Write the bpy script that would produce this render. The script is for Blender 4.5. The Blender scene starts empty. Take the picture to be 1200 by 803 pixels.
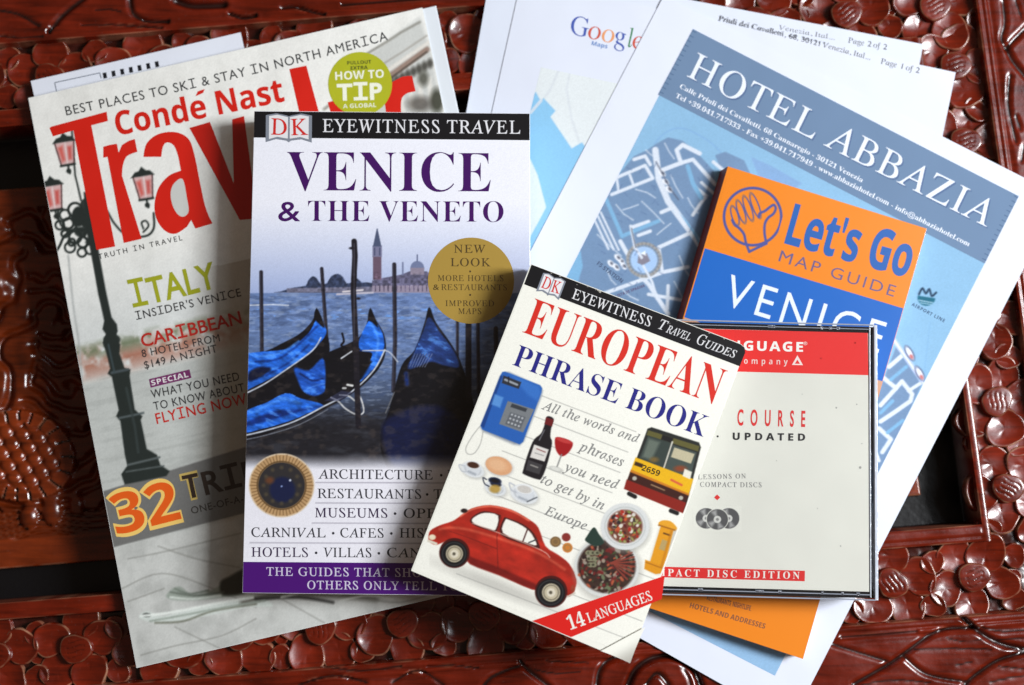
import bpy, bmesh, math, random
import numpy as np
from mathutils import Vector
from mathutils.geometry import tessellate_polygon

# ------------------------------------------------------------------ camera, world, light
SC = bpy.context.scene
COL = SC.collection
D, F_PX, TILT = 0.80, 1930.0, math.radians(5.0)
CAM = np.array([0.0, -D * math.sin(TILT), D * math.cos(TILT)])
FW = np.array([0.0, math.sin(TILT), -math.cos(TILT)])
UP = np.array([0.0, math.cos(TILT), math.sin(TILT)])
cam_data = bpy.data.cameras.new('camera')
cam_data.sensor_fit = 'HORIZONTAL'
cam_data.sensor_width = 36.0
cam_data.lens = 36.0 * F_PX / 1200.0
cam_data.clip_start = 0.01
cam_data.clip_end = 50.0
cam_data.dof.use_dof = True
cam_data.dof.focus_distance = 0.765
cam_data.dof.aperture_fstop = 4.5
cam = bpy.data.objects.new('camera', cam_data)
COL.objects.link(cam)
cam.location = CAM
cam.rotation_euler = (TILT, 0, 0)
SC.camera = cam

world = bpy.data.worlds.new('World')
SC.world = world
world.use_nodes = True
bg = world.node_tree.nodes['Background']
bg.inputs['Color'].default_value = (1.0, 0.76, 0.58, 1)
bg.inputs['Strength'].default_value = 0.105


def area(name, loc, target, sx, sy, power, color):
    l = bpy.data.lights.new(name, 'AREA')
    l.shape = 'RECTANGLE'
    l.size, l.size_y = sx, sy
    l.energy = power
    l.color = color
    o = bpy.data.objects.new(name, l)
    COL.objects.link(o)
    o.location = loc
    o.rotation_euler = (Vector(target) - Vector(loc)).to_track_quat('-Z', 'Y').to_euler()
    return o


area('window_light', (1.18, 0.12, 1.12), (0.0, 0.0, 0.0), 0.36, 0.56, 38.5, (0.95, 0.975, 1.0))
area('window_sky_light', (1.35, 0.45, 1.70), (0.1, 0.0, 0.0), 0.9, 1.1, 8.0, (0.80, 0.90, 1.0))

SC.view_settings.view_transform = 'Standard'
SC.view_settings.look = 'None'
SC.view_settings.exposure = 0.0
SC.view_settings.gamma = 1.0

# ------------------------------------------------------------------ geometry of the photograph -> place
MM = 0.001


def unproj(px, py, z):
    """ray of a photo pixel met with the height z (metres); arrays allowed"""
    px = np.asarray(px, float); py = np.asarray(py, float)
    a = (px - 600.0) / F_PX
    b = -(py - 401.5) / F_PX
    d = np.stack([a, FW[1] + b * UP[1], FW[2] + b * UP[2]], -1)
    t = (z - CAM[2]) / d[..., 2]
    return CAM + d * t[..., None]


def proj(P):
    q = P - CAM
    dep = q @ FW
    return 600.0 + F_PX * q[..., 0] / dep, 401.5 - F_PX * (q @ UP) / dep


def lin(c):
    c = np.asarray(c, float) / 255.0
    return np.where(c <= 0.04045, c / 12.92, ((c + 0.055) / 1.055) ** 2.4)


_rng = np.random.RandomState(7)
_NG = _rng.rand(257, 257)


def noise(x, y, s):
    """smooth value noise, 0..1"""
    x = np.asarray(x, float) / s + 1000.3; y = np.asarray(y, float) / s + 1000.7
    xi = np.floor(x).astype(int); yi = np.floor(y).astype(int)
    fx = x - xi; fy = y - yi
    fx = fx * fx * (3 - 2 * fx); fy = fy * fy * (3 - 2 * fy)
    x0 = xi % 256; y0 = yi % 256; x1 = (xi + 1) % 256; y1 = (yi + 1) % 256
    return ((_NG[y0, x0] * (1 - fx) + _NG[y0, x1] * fx) * (1 - fy) + (_NG[y1, x0] * (1 - fx) + _NG[y1, x1] * fx) * fy)


def fbm(x, y, s, n=4):
    v = 0; a = 0.5; t = 0
    for k in range(n):
        v = v + a * noise(x + 31 * k, y - 17 * k, s); t += a; a *= 0.5; s *= 0.5
    return v / t


def smooth(pts, n=6, closed=False):
    """Catmull-Rom through the points"""
    p = [np.array(q, float) for q in pts]
    N = len(p); out = []
    segs = N if closed else N - 1
    for i in range(segs):
        if closed:
            a, b, c, d = p[(i - 1) % N], p[i], p[(i + 1) % N], p[(i + 2) % N]
        else:
            a, b, c, d = p[max(i - 1, 0)], p[i], p[i + 1], p[min(i + 2, N - 1)]
        for k in range(n):
            t = k / n
            out.append(0.5 * ((2 * b) + (c - a) * t + (2 * a - 5 * b + 4 * c - d) * t * t + (3 * b - a - 3 * c + d) * t ** 3))
    if not closed:
        out.append(p[-1])
    return [tuple(q) for q in out]


# ------------------------------------------------------------------ materials
MATS = {}


def mat(name, rgb=None, rough=0.5, spec=0.5, coat=0.0, bump=None, attr=None, mottled=0.0, mscale=60.0, coat_rough=0.08):
    if name in MATS:
        return MATS[name]
    m = bpy.data.materials.new(name)
    m.use_nodes = True
    nt = m.node_tree
    b = nt.nodes['Principled BSDF']
    b.inputs['Roughness'].default_value = rough
    b.inputs['Specular IOR Level'].default_value = spec
    b.inputs['Coat Weight'].default_value = coat
    b.inputs['Coat Roughness'].default_value = coat_rough
    src = None
    if attr:
        a = nt.nodes.new('ShaderNodeAttribute'); a.attribute_name = attr
        src = a.outputs['Color']
    if rgb is not None:
        b.inputs['Base Color'].default_value = (*rgb, 1)
    geo = nt.nodes.new('ShaderNodeNewGeometry')
    if mottled > 0:
        n = nt.nodes.new('ShaderNodeTexNoise')
        n.inputs['Scale'].default_value = mscale
        n.inputs['Detail'].default_value = 5
        nt.links.new(geo.outputs['Position'], n.inputs['Vector'])
        r = nt.nodes.new('ShaderNodeMapRange')
        r.inputs['From Min'].default_value = 0.3; r.inputs['From Max'].default_value = 0.7
        r.inputs['To Min'].default_value = 1 - mottled; r.inputs['To Max'].default_value = 1 + mottled * 0.4
        nt.links.new(n.outputs['Fac'], r.inputs['Value'])
        mx = nt.nodes.new('ShaderNodeVectorMath'); mx.operation = 'SCALE'
        if src is None:
            mx.inputs[0].default_value = rgb
        else:
            nt.links.new(src, mx.inputs[0])
        nt.links.new(r.outputs[0], mx.inputs['Scale'])
        src = mx.outputs[0]
    if src is not None:
        nt.links.new(src, b.inputs['Base Color'])
    if bump:
        sc, st, dist = bump
        n = nt.nodes.new('ShaderNodeTexNoise')
        n.inputs['Scale'].default_value = sc
        n.inputs['Detail'].default_value = 3
        nt.links.new(geo.outputs['Position'], n.inputs['Vector'])
        bp = nt.nodes.new('ShaderNodeBump')
        bp.inputs['Strength'].default_value = st
        bp.inputs['Distance'].default_value = dist
        nt.links.new(n.outputs['Fac'], bp.inputs['Height'])
        nt.links.new(bp.outputs['Normal'], b.inputs['Normal'])
        if coat > 0:
            nt.links.new(bp.outputs['Normal'], b.inputs['Coat Normal'])
    MATS[name] = m
    return m


BUMP_MAG = (14.0, 1.0, 0.0026)
BUMP_BOOK = (9.0, 1.0, 0.0007)
FINISH = {
    'magazine': dict(rough=0.38, spec=0.5, coat=0.35, bump=BUMP_MAG, coat_rough=0.18),
    'glossy': dict(rough=0.32, spec=0.5, coat=0.4, bump=BUMP_BOOK, coat_rough=0.1),
    'matte': dict(rough=0.75, spec=0.25, bump=(11.0, 1.0, 0.0024)),
    'card': dict(rough=0.5, spec=0.4, bump=BUMP_BOOK),
}


def ink(rgb, finish='glossy'):
    k = 'ink_%s_%d_%d_%d' % ((finish,) + tuple(int(v) for v in rgb))
    return mat(k, tuple(lin(rgb)), **FINISH[finish])


def painted(finish):
    return mat('print_' + finish, None, attr='Col', **FINISH[finish])


# ------------------------------------------------------------------ objects
def root(name, label, cat, loc, group=None, kind=None):
    o = bpy.data.objects.new(name, None)
    COL.objects.link(o)
    o.location = loc
    o.empty_display_size = 0.02
    if kind:
        o['kind'] = kind
    else:
        o['label'] = label; o['category'] = cat
    if group:
        o['group'] = group
    return o


def top_of(o):
    while o.parent:
        o = o.parent
    return o


def link(name, me, m, parent, label=None):
    o = bpy.data.objects.new(name, me)
    COL.objects.link(o)
    if m and not me.materials:
        me.materials.append(m)
    if parent:
        o.parent = parent
    if label:
        o['label'] = label
    return o


def mesh_np(name, V, Fq, m, parent, colors=None, smooth_sh=False, label=None):
    """V world coords (n,3), Fq faces (k,4) or (k,3) arrays"""
    V = np.asarray(V, float)
    if parent is not None:
        V = V - np.array(top_of(parent).location)
    me = bpy.data.meshes.new(name)
    me.vertices.add(len(V)); me.vertices.foreach_set('co', V.astype(np.float32).ravel())
    Fq = np.asarray(Fq, np.int32); k = Fq.shape[1]
    me.loops.add(Fq.size); me.loops.foreach_set('vertex_index', Fq.ravel())
    me.polygons.add(len(Fq))
    me.polygons.foreach_set('loop_start', np.arange(len(Fq), dtype=np.int32) * k)
    me.update(calc_edges=True)
    if colors is not None:
        ca = me.color_attributes.new('Col', 'FLOAT_COLOR', 'POINT')
        c4 = np.ones((len(V), 4), np.float32); c4[:, :3] = colors
        ca.data.foreach_set('color', c4.ravel())
    if smooth_sh:
        me.polygons.foreach_set('use_smooth', np.ones(len(Fq), bool))
    return link(name, me, m, parent, label)


def slab(name, outline, z1, z0, m, parent, bevel=0.0, label=None, spread=None):
    """outline: world xy list of the upper face; goes down to z0. spread: shift of each lower vertex"""
    loc = Vector(top_of(parent).location) if parent else Vector((0, 0, 0))
    bm = bmesh.new()
    top = [bm.verts.new(Vector((x, y, z1)) - loc) for x, y in outline]
    low = []
    for i, (x, y) in enumerate(outline):
        dx, dy = spread[i] if spread else (0, 0)
        low.append(bm.verts.new(Vector((x + dx, y + dy, z0)) - loc))
    ft = bm.faces.new(top)
    bm.faces.new(low[::-1])
    n = len(top)
    for i in range(n):
        j = (i + 1) % n
        bm.faces.new([top[j], top[i], low[i], low[j]])
    bmesh.ops.recalc_face_normals(bm, faces=bm.faces)
    if bevel > 0:
        bmesh.ops.bevel(bm, geom=list(ft.edges), offset=bevel, segments=2, affect='EDGES', profile=0.6)
    me = bpy.data.meshes.new(name)
    bm.to_mesh(me); bm.free()
    return link(name, me, m, parent, label)


def quad_world(px, z):
    return [tuple(unproj(x, y, z)[:2]) for x, y in px]


def rounded(pts, r, n=5, which=None):
    """round the corners of a world outline; r one radius or a list"""
    out = []
    N = len(pts)
    for i in range(N):
        rr = r[i] if isinstance(r, (list, tuple)) else r
        p = Vector(pts[i]); a = (Vector(pts[i - 1]) - p).normalized(); b = (Vector(pts[(i + 1) % N]) - p).normalized()
        if rr <= 0:
            out.append(tuple(p)); continue
        s = p + a * rr; e = p + b * rr
        for k in range(n + 1):
            t = k / n
            q = s * (1 - t) ** 2 + p * 2 * t * (1 - t) + e * t * t
            out.append(tuple(q))
    return out


LAY = 0.00004


def shape(name, pts, z, rgb, parent, finish='glossy', label=None):
    """a flat printed shape given by photo pixels, on height z"""
    W = unproj([p[0] for p in pts], [p[1] for p in pts], z)
    tri = tessellate_polygon([[Vector((p[0], p[1], 0)) for p in W]])
    T = []
    for t in tri:
        a, b, c = (W[i] for i in t)
        if (b[0] - a[0]) * (c[1] - a[1]) - (b[1] - a[1]) * (c[0] - a[0]) < 0:
            t = (t[0], t[2], t[1])
        T.append(tuple(t))
    return mesh_np(name, W, np.array(T), ink(rgb, finish), parent, label=label)


def circle_pts(cx, cy, r, n=48, ry=None, ang=0):
    ry = ry or r
    c, s = math.cos(ang), math.sin(ang)
    return [(cx + c * r * math.cos(2 * math.pi * k / n) - s * ry * math.sin(2 * math.pi * k / n),
             cy + s * r * math.cos(2 * math.pi * k / n) + c * ry * math.sin(2 * math.pi * k / n)) for k in range(n)]


# ------------------------------------------------------------------ lettering
TEXTS = []
ITAL = math.tan(math.radians(15.5))


def map_char(c, font):
    if font in ('serif', 'italic'):
        if c == 'h': return '\u210e'
        if 'A' <= c <= 'Z': return chr(0x1D434 + ord(c) - 65)
        if 'a' <= c <= 'z': return chr(0x1D44E + ord(c) - 97)
    if font == 'serifb':
        if 'A' <= c <= 'Z': return chr(0x1D400 + ord(c) - 65)
        if 'a' <= c <= 'z': return chr(0x1D41A + ord(c) - 97)
        if '0' <= c <= '9': return chr(0x1D7CE + ord(c) - 48)
    if font == 'sansb':
        if 'A' <= c <= 'Z': return chr(0x1D5D4 + ord(c) - 65)
        if 'a' <= c <= 'z': return chr(0x1D5EE + ord(c) - 97)
        if '0' <= c <= '9': return chr(0x1D7EC + ord(c) - 48)
    if font == 'slab':
        if c == 'I': return '\uff29'
    return c


def text(name, s, font, p0, p1, cap, rgb, z, parent, finish='glossy', track=0.0, weight=0.0, lean=0.0, bend=0.0, label=None, caps=1.0):
    """baseline from photo pixel p0 to p1, capital height cap in pixels"""
    TEXTS.append(dict(name=name, s=s, font=font, p0=p0, p1=p1, cap=cap, rgb=rgb, z=z, parent=parent, finish=finish,
                      track=track, weight=weight, lean=lean, bend=bend, label=label, caps=caps))


def build_texts():
    keys = {}; chars = set()
    for t in TEXTS:
        for ch in t['s']:
            if ch != ' ':
                c_ = map_char(ch, t['font'])
                keys.setdefault(0 if ch == 'M' and t['font'] in ('sans', 'slab') else t['weight'], set()).add(c_)
                chars.add(c_)
    LS = 5.0

    def mk(lines, off):
        c = bpy.data.curves.new('glyph', 'FONT')
        c.body = '\n'.join(lines); c.size = 1.0; c.offset = off; c.resolution_u = 4
        c.space_line = LS
        o = bpy.data.objects.new('glyph', c)
        COL.objects.link(o)
        return o, c
    jobs = []
    for w_, st in keys.items():
        L = ['|'] + sorted(st)
        jobs.append((w_, L, mk(L, w_)))
    AL = sorted(chars)
    bars = mk(['|', '||'] + ['|' + c + '|' for c in AL], 0)
    bpy.context.view_layer.update()
    dg = bpy.context.evaluated_depsgraph_get()

    def grab(o, n):
        """one text object with a glyph per line -> list of (V, T) per line"""
        e = o.evaluated_get(dg)
        me = e.to_mesh()
        V = np.zeros(len(me.vertices) * 3); me.vertices.foreach_get('co', V)
        me.calc_loop_triangles()
        T = np.zeros(len(me.loop_triangles) * 3, np.int32); me.loop_triangles.foreach_get('vertices', T)
        e.to_mesh_clear()
        V = V.reshape(-1, 3)[:, :2]; T = T.reshape(-1, 3)
        line = np.round((0.3 - V[:, 1]) / LS).astype(int)
        tl = line[T[:, 0]]
        out = []
        for i in range(n):
            f = T[tl == i]; used = np.unique(f)
            rm = np.zeros(len(V), int); rm[used] = np.arange(len(used))
            v = V[used].copy(); v[:, 1] += i * LS
            out.append((v, rm[f]))
        return out
    G2 = grab(bars[0], len(AL) + 2)
    m1 = G2[0][0][:, 0].max(); bar = G2[1][0][:, 0].max() - m1
    A = {c: G2[i + 2][0][:, 0].max() - m1 - bar for i, c in enumerate(AL)}
    glyphs = {}
    for w_, L, (o, c) in jobs:
        for ch, g in zip(L, grab(o, len(L))):
            glyphs[(ch, w_)] = g
    for o, c in [j[2] for j in jobs] + [bars]:
        bpy.data.objects.remove(o); bpy.data.curves.remove(c)
    CAPH = {'serif': 0.0, 'italic': 0.0, 'serifb': 0.0, 'sansb': 0.0, 'sans': 0.0, 'slab': 0.0}
    hs = {}
    for (g, w), (V, T) in glyphs.items():
        if len(V):
            hs[g] = V[:, 1].max()

    for t in TEXTS:
        f = t['font']
        caps = [hs[map_char(c, f)] for c in t['s'] if c in 'ABDEFHIKLMNPRTUVWXYZ' and map_char(c, f) in hs]
        ch = np.median(caps) if caps else {'sans': 0.72, 'slab': 0.72, 'sansb': 0.714}.get(f, 0.66)
        x = 0.0; VV = []; TT = []; n = 0
        for c in t['s']:
            if c == ' ':
                x += 0.27 + t['track']; continue
            k = map_char(c, f)
            V, T = glyphs[(k, 0 if c == 'M' and f in ('sans', 'slab') else t['weight'])]
            small = 1.0
            if c.islower() is False and t['caps'] != 1.0 and c.isalpha():
                pass
            if t['caps'] != 1.0 and c.islower():
                pass
            V = V.copy()
            if k == '\uff29':
                w = V[:, 0].max() - V[:, 0].min()
                V[:, 0] -= V[:, 0].min() - 0.06; a = w + 0.12
            else:
                a = A[k]
            if f == 'serif' and 0x1D400 <= ord(k[0]) < 0x1D7CE or (f == 'serif' and k == '\u210e'):
                V[:, 0] -= ITAL * (V[:, 1] - 0.0)
            if f == 'serif' and k in ('&',):
                pass
            V[:, 0] += x
            VV.append(V); TT.append(T + n); n += len(V)
            x += a + t['track']
        if not VV:
            continue
        V = np.concatenate(VV); T = np.concatenate(TT)
        x0, x1 = V[:, 0].min(), V[:, 0].max()
        p0 = np.array(t['p0'], float); p1 = np.array(t['p1'], float)
        L = np.linalg.norm(p1 - p0); ex = (p1 - p0) / L; ey = np.array([ex[1], -ex[0]])
        u = (V[:, 0] - x0) / (x1 - x0)
        X = u * L
        Y = V[:, 1] / ch * t['cap']
        X = X + t['lean'] * Y
        Y = Y + t['bend'] * 4 * u * (1 - u)
        P = p0 + X[:, None] * ex + Y[:, None] * ey
        W = unproj(P[:, 0], P[:, 1], t['z'])
        a, b, c = W[T[:, 0]], W[T[:, 1]], W[T[:, 2]]
        cr = (b[:, 0] - a[:, 0]) * (c[:, 1] - a[:, 1]) - (b[:, 1] - a[:, 1]) * (c[:, 0] - a[:, 0])
        T = np.where(cr[:, None] < 0, T[:, ::-1], T)
        W = W[T].reshape(-1, 3)
        T = np.arange(len(W)).reshape(-1, 3)
        W[:, 2] += np.repeat(np.arange(len(T)) % 8, 3) * 2e-6      # overlapping strokes never share a plane
        mesh_np(t['name'], W, T, ink(t['rgb'], t['finish']), t['parent'], label=t['label'])


# ------------------------------------------------------------------ painted print (a fine sheet with colour per vertex)
class Print:
    def __init__(self, corners, z, dens, base):
        """corners: photo pixels TL, TR, BR, BL of the printed area"""
        Q = unproj([c[0] for c in corners], [c[1] for c in corners], z)
        w = math.dist(corners[0], corners[1]); h = math.dist(corners[0], corners[3])
        nx = int(w * dens) + 1; ny = int(h * dens) + 1
        u, v = np.meshgrid(np.linspace(0, 1, nx), np.linspace(0, 1, ny))
        u = u[..., None]; v = v[..., None]
        self.P = (Q[0] * (1 - u) + Q[1] * u) * (1 - v) + (Q[3] * (1 - u) + Q[2] * u) * v
        self.X, self.Y = proj(self.P)
        self.U, self.Vv = u[..., 0], v[..., 0]
        self.C = np.ones(self.P.shape) * np.array(base, float)
        self.px = 0.5 / dens + 0.25

    def box(self, pts, pad):
        xs = [p[0] for p in pts]; ys = [p[1] for p in pts]
        return (self.X > min(xs) - pad) & (self.X < max(xs) + pad) & (self.Y > min(ys) - pad) & (self.Y < max(ys) + pad)

    def segdist(self, x, y, pts, closed):
        d = np.full(x.shape, 1e9)
        n = len(pts)
        for i in range(n if closed else n - 1):
            ax, ay = pts[i]; bx, by = pts[(i + 1) % n]
            dx, dy = bx - ax, by - ay
            L = dx * dx + dy * dy + 1e-9
            t = np.clip(((x - ax) * dx + (y - ay) * dy) / L, 0, 1)
            d = np.minimum(d, np.hypot(x - ax - t * dx, y - ay - t * dy))
        return d

    def put(self, m, a, rgb):
        a = a[..., None]
        rgb = np.asarray(rgb, float)
        self.C[m] = self.C[m] * (1 - a) + rgb * a

    def poly(self, pts, rgb, soft=None, alpha=1.0):
        soft = soft or self.px
        m = self.box(pts, soft * 1.5)
        if not m.any():
            return
        x, y = self.X[m], self.Y[m]
        inside = np.zeros(x.shape, bool)
        n = len(pts)
        for i in range(n):
            ax, ay = pts[i]; bx, by = pts[(i + 1) % n]
            if ay == by:
                continue
            inside ^= ((ay > y) != (by > y)) & (x < (bx - ax) * (y - ay) / (by - ay) + ax)
        d = self.segdist(x, y, pts, True)
        sd = np.where(inside, d, -d)
        self.put(m, np.clip(0.5 + sd / (2 * soft), 0, 1) * alpha, rgb)

    def stroke(self, pts, w, rgb, soft=None, alpha=1.0):
        soft = soft or self.px
        m = self.box(pts, w + soft * 1.5)
        if not m.any():
            return
        d = self.segdist(self.X[m], self.Y[m], pts, False)
        self.put(m, np.clip(0.5 + (w / 2 - d) / (2 * soft), 0, 1) * alpha, rgb)

    def ell(self, cx, cy, rx, ry, rgb, ang=0.0, soft=None, alpha=1.0, ring=None):
        soft = soft or self.px
        r = max(rx, ry) + soft * 2 + (ring or 0)
        m = self.box([(cx, cy)], r)
        if not m.any():
            return
        x, y = self.X[m] - cx, self.Y[m] - cy
        c, s = math.cos(ang), math.sin(ang)
        xr = c * x + s * y; yr = -s * x + c * y
        q = np.hypot(xr / rx, yr / ry)
        d = (1 - q) * min(rx, ry)
        if ring:
            d = ring / 2 - np.abs(d)
        self.put(m, np.clip(0.5 + d / (2 * soft), 0, 1) * alpha, rgb)

    def blend(self, a, rgb):
        a = np.clip(a, 0, 1)[..., None]
        self.C = self.C * (1 - a) + np.asarray(rgb, float) * a

    def mul(self, k):
        self.C = self.C * k[..., None]

    def build(self, name, parent, finish, lift=0.0, label=None):
        ny, nx = self.X.shape
        gr = 1 + (np.random.RandomState(nx).rand(ny, nx) - .5) * .05
        self.C = self.C * gr[..., None]
        idx = np.arange(nx * ny).reshape(ny, nx)
        Fq = np.stack([idx[1:, :-1], idx[1:, 1:], idx[:-1, 1:], idx[:-1, :-1]], -1).reshape(-1, 4)
        V = self.P.reshape(-1, 3)
        return mesh_np(name, V, Fq, painted(finish), parent, colors=lin(np.clip(self.C, 0, 255)).reshape(-1, 3), label=label)


# ================================================================== THE CARVED TABLE
def seg_d(x, y, pts):
    d = np.full(x.shape, 1e9)
    for (ax, ay), (bx, by) in zip(pts[:-1], pts[1:]):
        dx, dy = bx - ax, by - ay
        L = dx * dx + dy * dy + 1e-9
        t = np.clip(((x - ax) * dx + (y - ay) * dy) / L, 0, 1)
        d = np.minimum(d, np.hypot(x - ax - t * dx, y - ay - t * dy))
    return d


def wood_mat():
    m = bpy.data.materials.new('lacquered_wood')
    m.use_nodes = True
    nt = m.node_tree; b = nt.nodes['Principled BSDF']
    geo = nt.nodes.new('ShaderNodeNewGeometry')
    at = nt.nodes.new('ShaderNodeAttribute'); at.attribute_name = 'Col'
    mp = nt.nodes.new('ShaderNodeMapping'); mp.inputs['Scale'].default_value = (40, 420, 60)
    mp.inputs['Rotation'].default_value = (0, 0, -0.08)
    nt.links.new(geo.outputs['Position'], mp.inputs['Vector'])
    n1 = nt.nodes.new('ShaderNodeTexNoise'); n1.inputs['Scale'].default_value = 1.0; n1.inputs['Detail'].default_value = 6; n1.inputs['Distortion'].default_value = 0.6
    nt.links.new(mp.outputs[0], n1.inputs['Vector'])
    n2 = nt.nodes.new('ShaderNodeTexNoise'); n2.inputs['Scale'].default_value = 45; n2.inputs['Detail'].default_value = 4
    nt.links.new(geo.outputs['Position'], n2.inputs['Vector'])
    add = nt.nodes.new('ShaderNodeMath'); add.operation = 'ADD'
    nt.links.new(n1.outputs['Fac'], add.inputs[0]); nt.links.new(n2.outputs['Fac'], add.inputs[1])
    r = nt.nodes.new('ShaderNodeMapRange')
    r.inputs['From Min'].default_value = 0.65; r.inputs['From Max'].default_value = 1.35
    r.inputs['To Min'].default_value = 0.35; r.inputs['To Max'].default_value = 1.35
    nt.links.new(add.outputs[0], r.inputs['Value'])
    sc = nt.nodes.new('ShaderNodeVectorMath'); sc.operation = 'SCALE'
    nt.links.new(at.outputs['Color'], sc.inputs[0]); nt.links.new(r.outputs[0], sc.inputs['Scale'])
    nd = nt.nodes.new('ShaderNodeTexNoise'); nd.inputs['Scale'].default_value = 620; nd.inputs['Detail'].default_value = 6; nd.inputs['Roughness'].default_value = .7
    nt.links.new(geo.outputs['Position'], nd.inputs['Vector'])
    dr = nt.nodes.new('ShaderNodeMapRange'); dr.inputs['From Min'].default_value = 0.62; dr.inputs['From Max'].default_value = 0.74
    dr.inputs['To Min'].default_value = 0.0; dr.inputs['To Max'].default_value = 0.30
    nt.links.new(nd.outputs['Fac'], dr.inputs['Value'])
    dm = nt.nodes.new('ShaderNodeMix'); dm.data_type = 'RGBA'
    nt.links.new(dr.outputs[0], dm.inputs['Factor']); nt.links.new(sc.outputs[0], dm.inputs['A']); dm.inputs['B'].default_value = (.16, .12, .10, 1)
    nt.links.new(dm.outputs['Result'], b.inputs['Base Color'])
    rr = nt.nodes.new('ShaderNodeMapRange')
    rr.inputs['From Min'].default_value = 0.3; rr.inputs['From Max'].default_value = 0.7
    rr.inputs['To Min'].default_value = 0.16; rr.inputs['To Max'].default_value = 0.36
    nt.links.new(n2.outputs['Fac'], rr.inputs['Value'])
    nt.links.new(rr.outputs[0], b.inputs['Roughness'])
    b.inputs['Specular IOR Level'].default_value = 0.5
    b.inputs['Coat Weight'].default_value = 0.15
    b.inputs['Coat Roughness'].default_value = 0.1
    n3 = nt.nodes.new('ShaderNodeTexNoise'); n3.inputs['Scale'].default_value = 260; n3.inputs['Detail'].default_value = 4
    nt.links.new(geo.outputs['Position'], n3.inputs['Vector'])
    bp = nt.nodes.new('ShaderNodeBump'); bp.inputs['Strength'].default_value = 0.4; bp.inputs['Distance'].default_value = 0.00028
    nt.links.new(n3.outputs['Fac'], bp.inputs['Height'])
    nt.links.new(bp.outputs[0], b.inputs['Normal']); nt.links.new(bp.outputs[0], b.inputs['Coat Normal'])
    return m


WOOD = wood_mat()
RED = lin((102, 24, 5)); ORANGE = lin((116, 42, 10)); PALE = lin((158, 112, 86)); DARK_BROWN = lin((24, 14, 12)); BLACK = lin((15, 14, 16))  # includes a near-black brown for flower bed, grooves and scale gaps

table = root('carved_table', None, None, (0, 0, 0), kind='structure')

# grooves read off the photograph (pixels), width, depth in mm
GROOVES = [
    ([(1000, 803), (1040, 780), (1062, 765), (1090, 745), (1112, 737), (1140, 736)], 5, 2.2),
    ([(1126, 722), (1150, 742), (1175, 755), (1210, 763)], 6, 2.4),
    ([(1060, 770), (1080, 787), (1100, 794), (1132, 799)], 3.5, 1.8),
    ([(1215, 762), (1175, 772), (1150, 787), (1132, 803), (1120, 830)], 5, 2.2),
    ([(1072, 762), (1110, 760), (1162, 761)], 2.2, 1.0),
    ([(975, 755), (1010, 766), (1040, 775)], 3.5, 1.5),
    ([(985, 747), (1030, 744), (1075, 740)], 2.5, 1.0),
    ([(1150, 735), (1175, 740), (1210, 738)], 2.2, 1.0), ([(1165, 750), (1210, 748)], 2, 0.8),
    ([(1110, 748), (1130, 752), (1150, 750)], 1.8, 0.8), ([(1120, 780), (1140, 775)], 1.8, 0.8),
    ([(1170, 781), (1200, 784)], 1.8, 0.8), ([(1160, 800), (1185, 794), (1215, 790)], 2, 0.9),
    ([(1010, 803), (1045, 797), (1090, 800)], 2, 0.9),
    ([(565, 806), (575, 795), (589, 788), (608, 781)], 4.5, 2.0), ([(609, 775), (618, 785), (627, 792), (645, 806)], 4.5, 2.0),
    ([(500, 781), (530, 780), (560, 783)], 2, 0.9), ([(627, 785), (650, 789), (680, 787)], 2, 0.9),
    ([(640, 775), (690, 777)], 2, 0.9), ([(460, 800), (490, 786), (520, 803)], 3, 1.4),
    ([(699, 806), (703, 785), (717, 772), (738, 768)], 4.5, 2.2),
    ([(735, 806), (745, 785), (765, 772), (790, 770), (812, 784), (822, 806)], 7, 3.0),
    ([(757, 803), (770, 789), (784, 803)], 4, 2.0),
    ([(800, 782), (808, 795), (810, 806)], 3, 1.4),
    ([(330, 786), (370, 781), (420, 786), (470, 781)], 2.2, 1.0), ([(350, 803), (390, 792), (430, 800)], 3, 1.3),
    ([(1176, 0), (1178, 27), (1174, 45), (1180, 58)], 3.5, 1.6), ([(1205, 30), (1190, 45), (1182, 54)], 4, 2.0),
    ([(1180, 55), (1187, 71), (1205, 93)], 4.5, 2.2), ([(1184, 88), (1182, 123), (1191, 167)], 3.5, 1.6),
    ([(1190, 135), (1196, 152)], 3, 1.3), ([(1200, 170), (1197, 190)], 3, 1.3), ([(1190, 0), (1197, 20)], 2.5, 1.2),
    ([(-10, 11), (12, 14), (25, 18), (45, 30)], 4, 2.0), ([(57, 37), (66, 25), (78, 13), (99, -3)], 5, 2.2),
    ([(112, 12), (128, 11), (142, 14)], 2.5, 1.2), ([(152, -3), (153, 8), (157, 17), (170, 24), (197, 25)], 4.5, 2.0),
    ([(330, 9), (345, 8), (360, 12), (380, 17)], 4, 1.8), ([(268, 16), (285, 21), (300, 18)], 4, 1.8), ([(205, 0), (225, 6), (262, 5)], 8, 3.0),
    ([(0, 42), (20, 44), (50, 43)], 2.5, 1.0), ([(95, 30), (130, 29), (190, 33)], 2.2, 1.0), ([(400, 6), (450, 2), (500, -2)], 3, 1.3),
]


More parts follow.
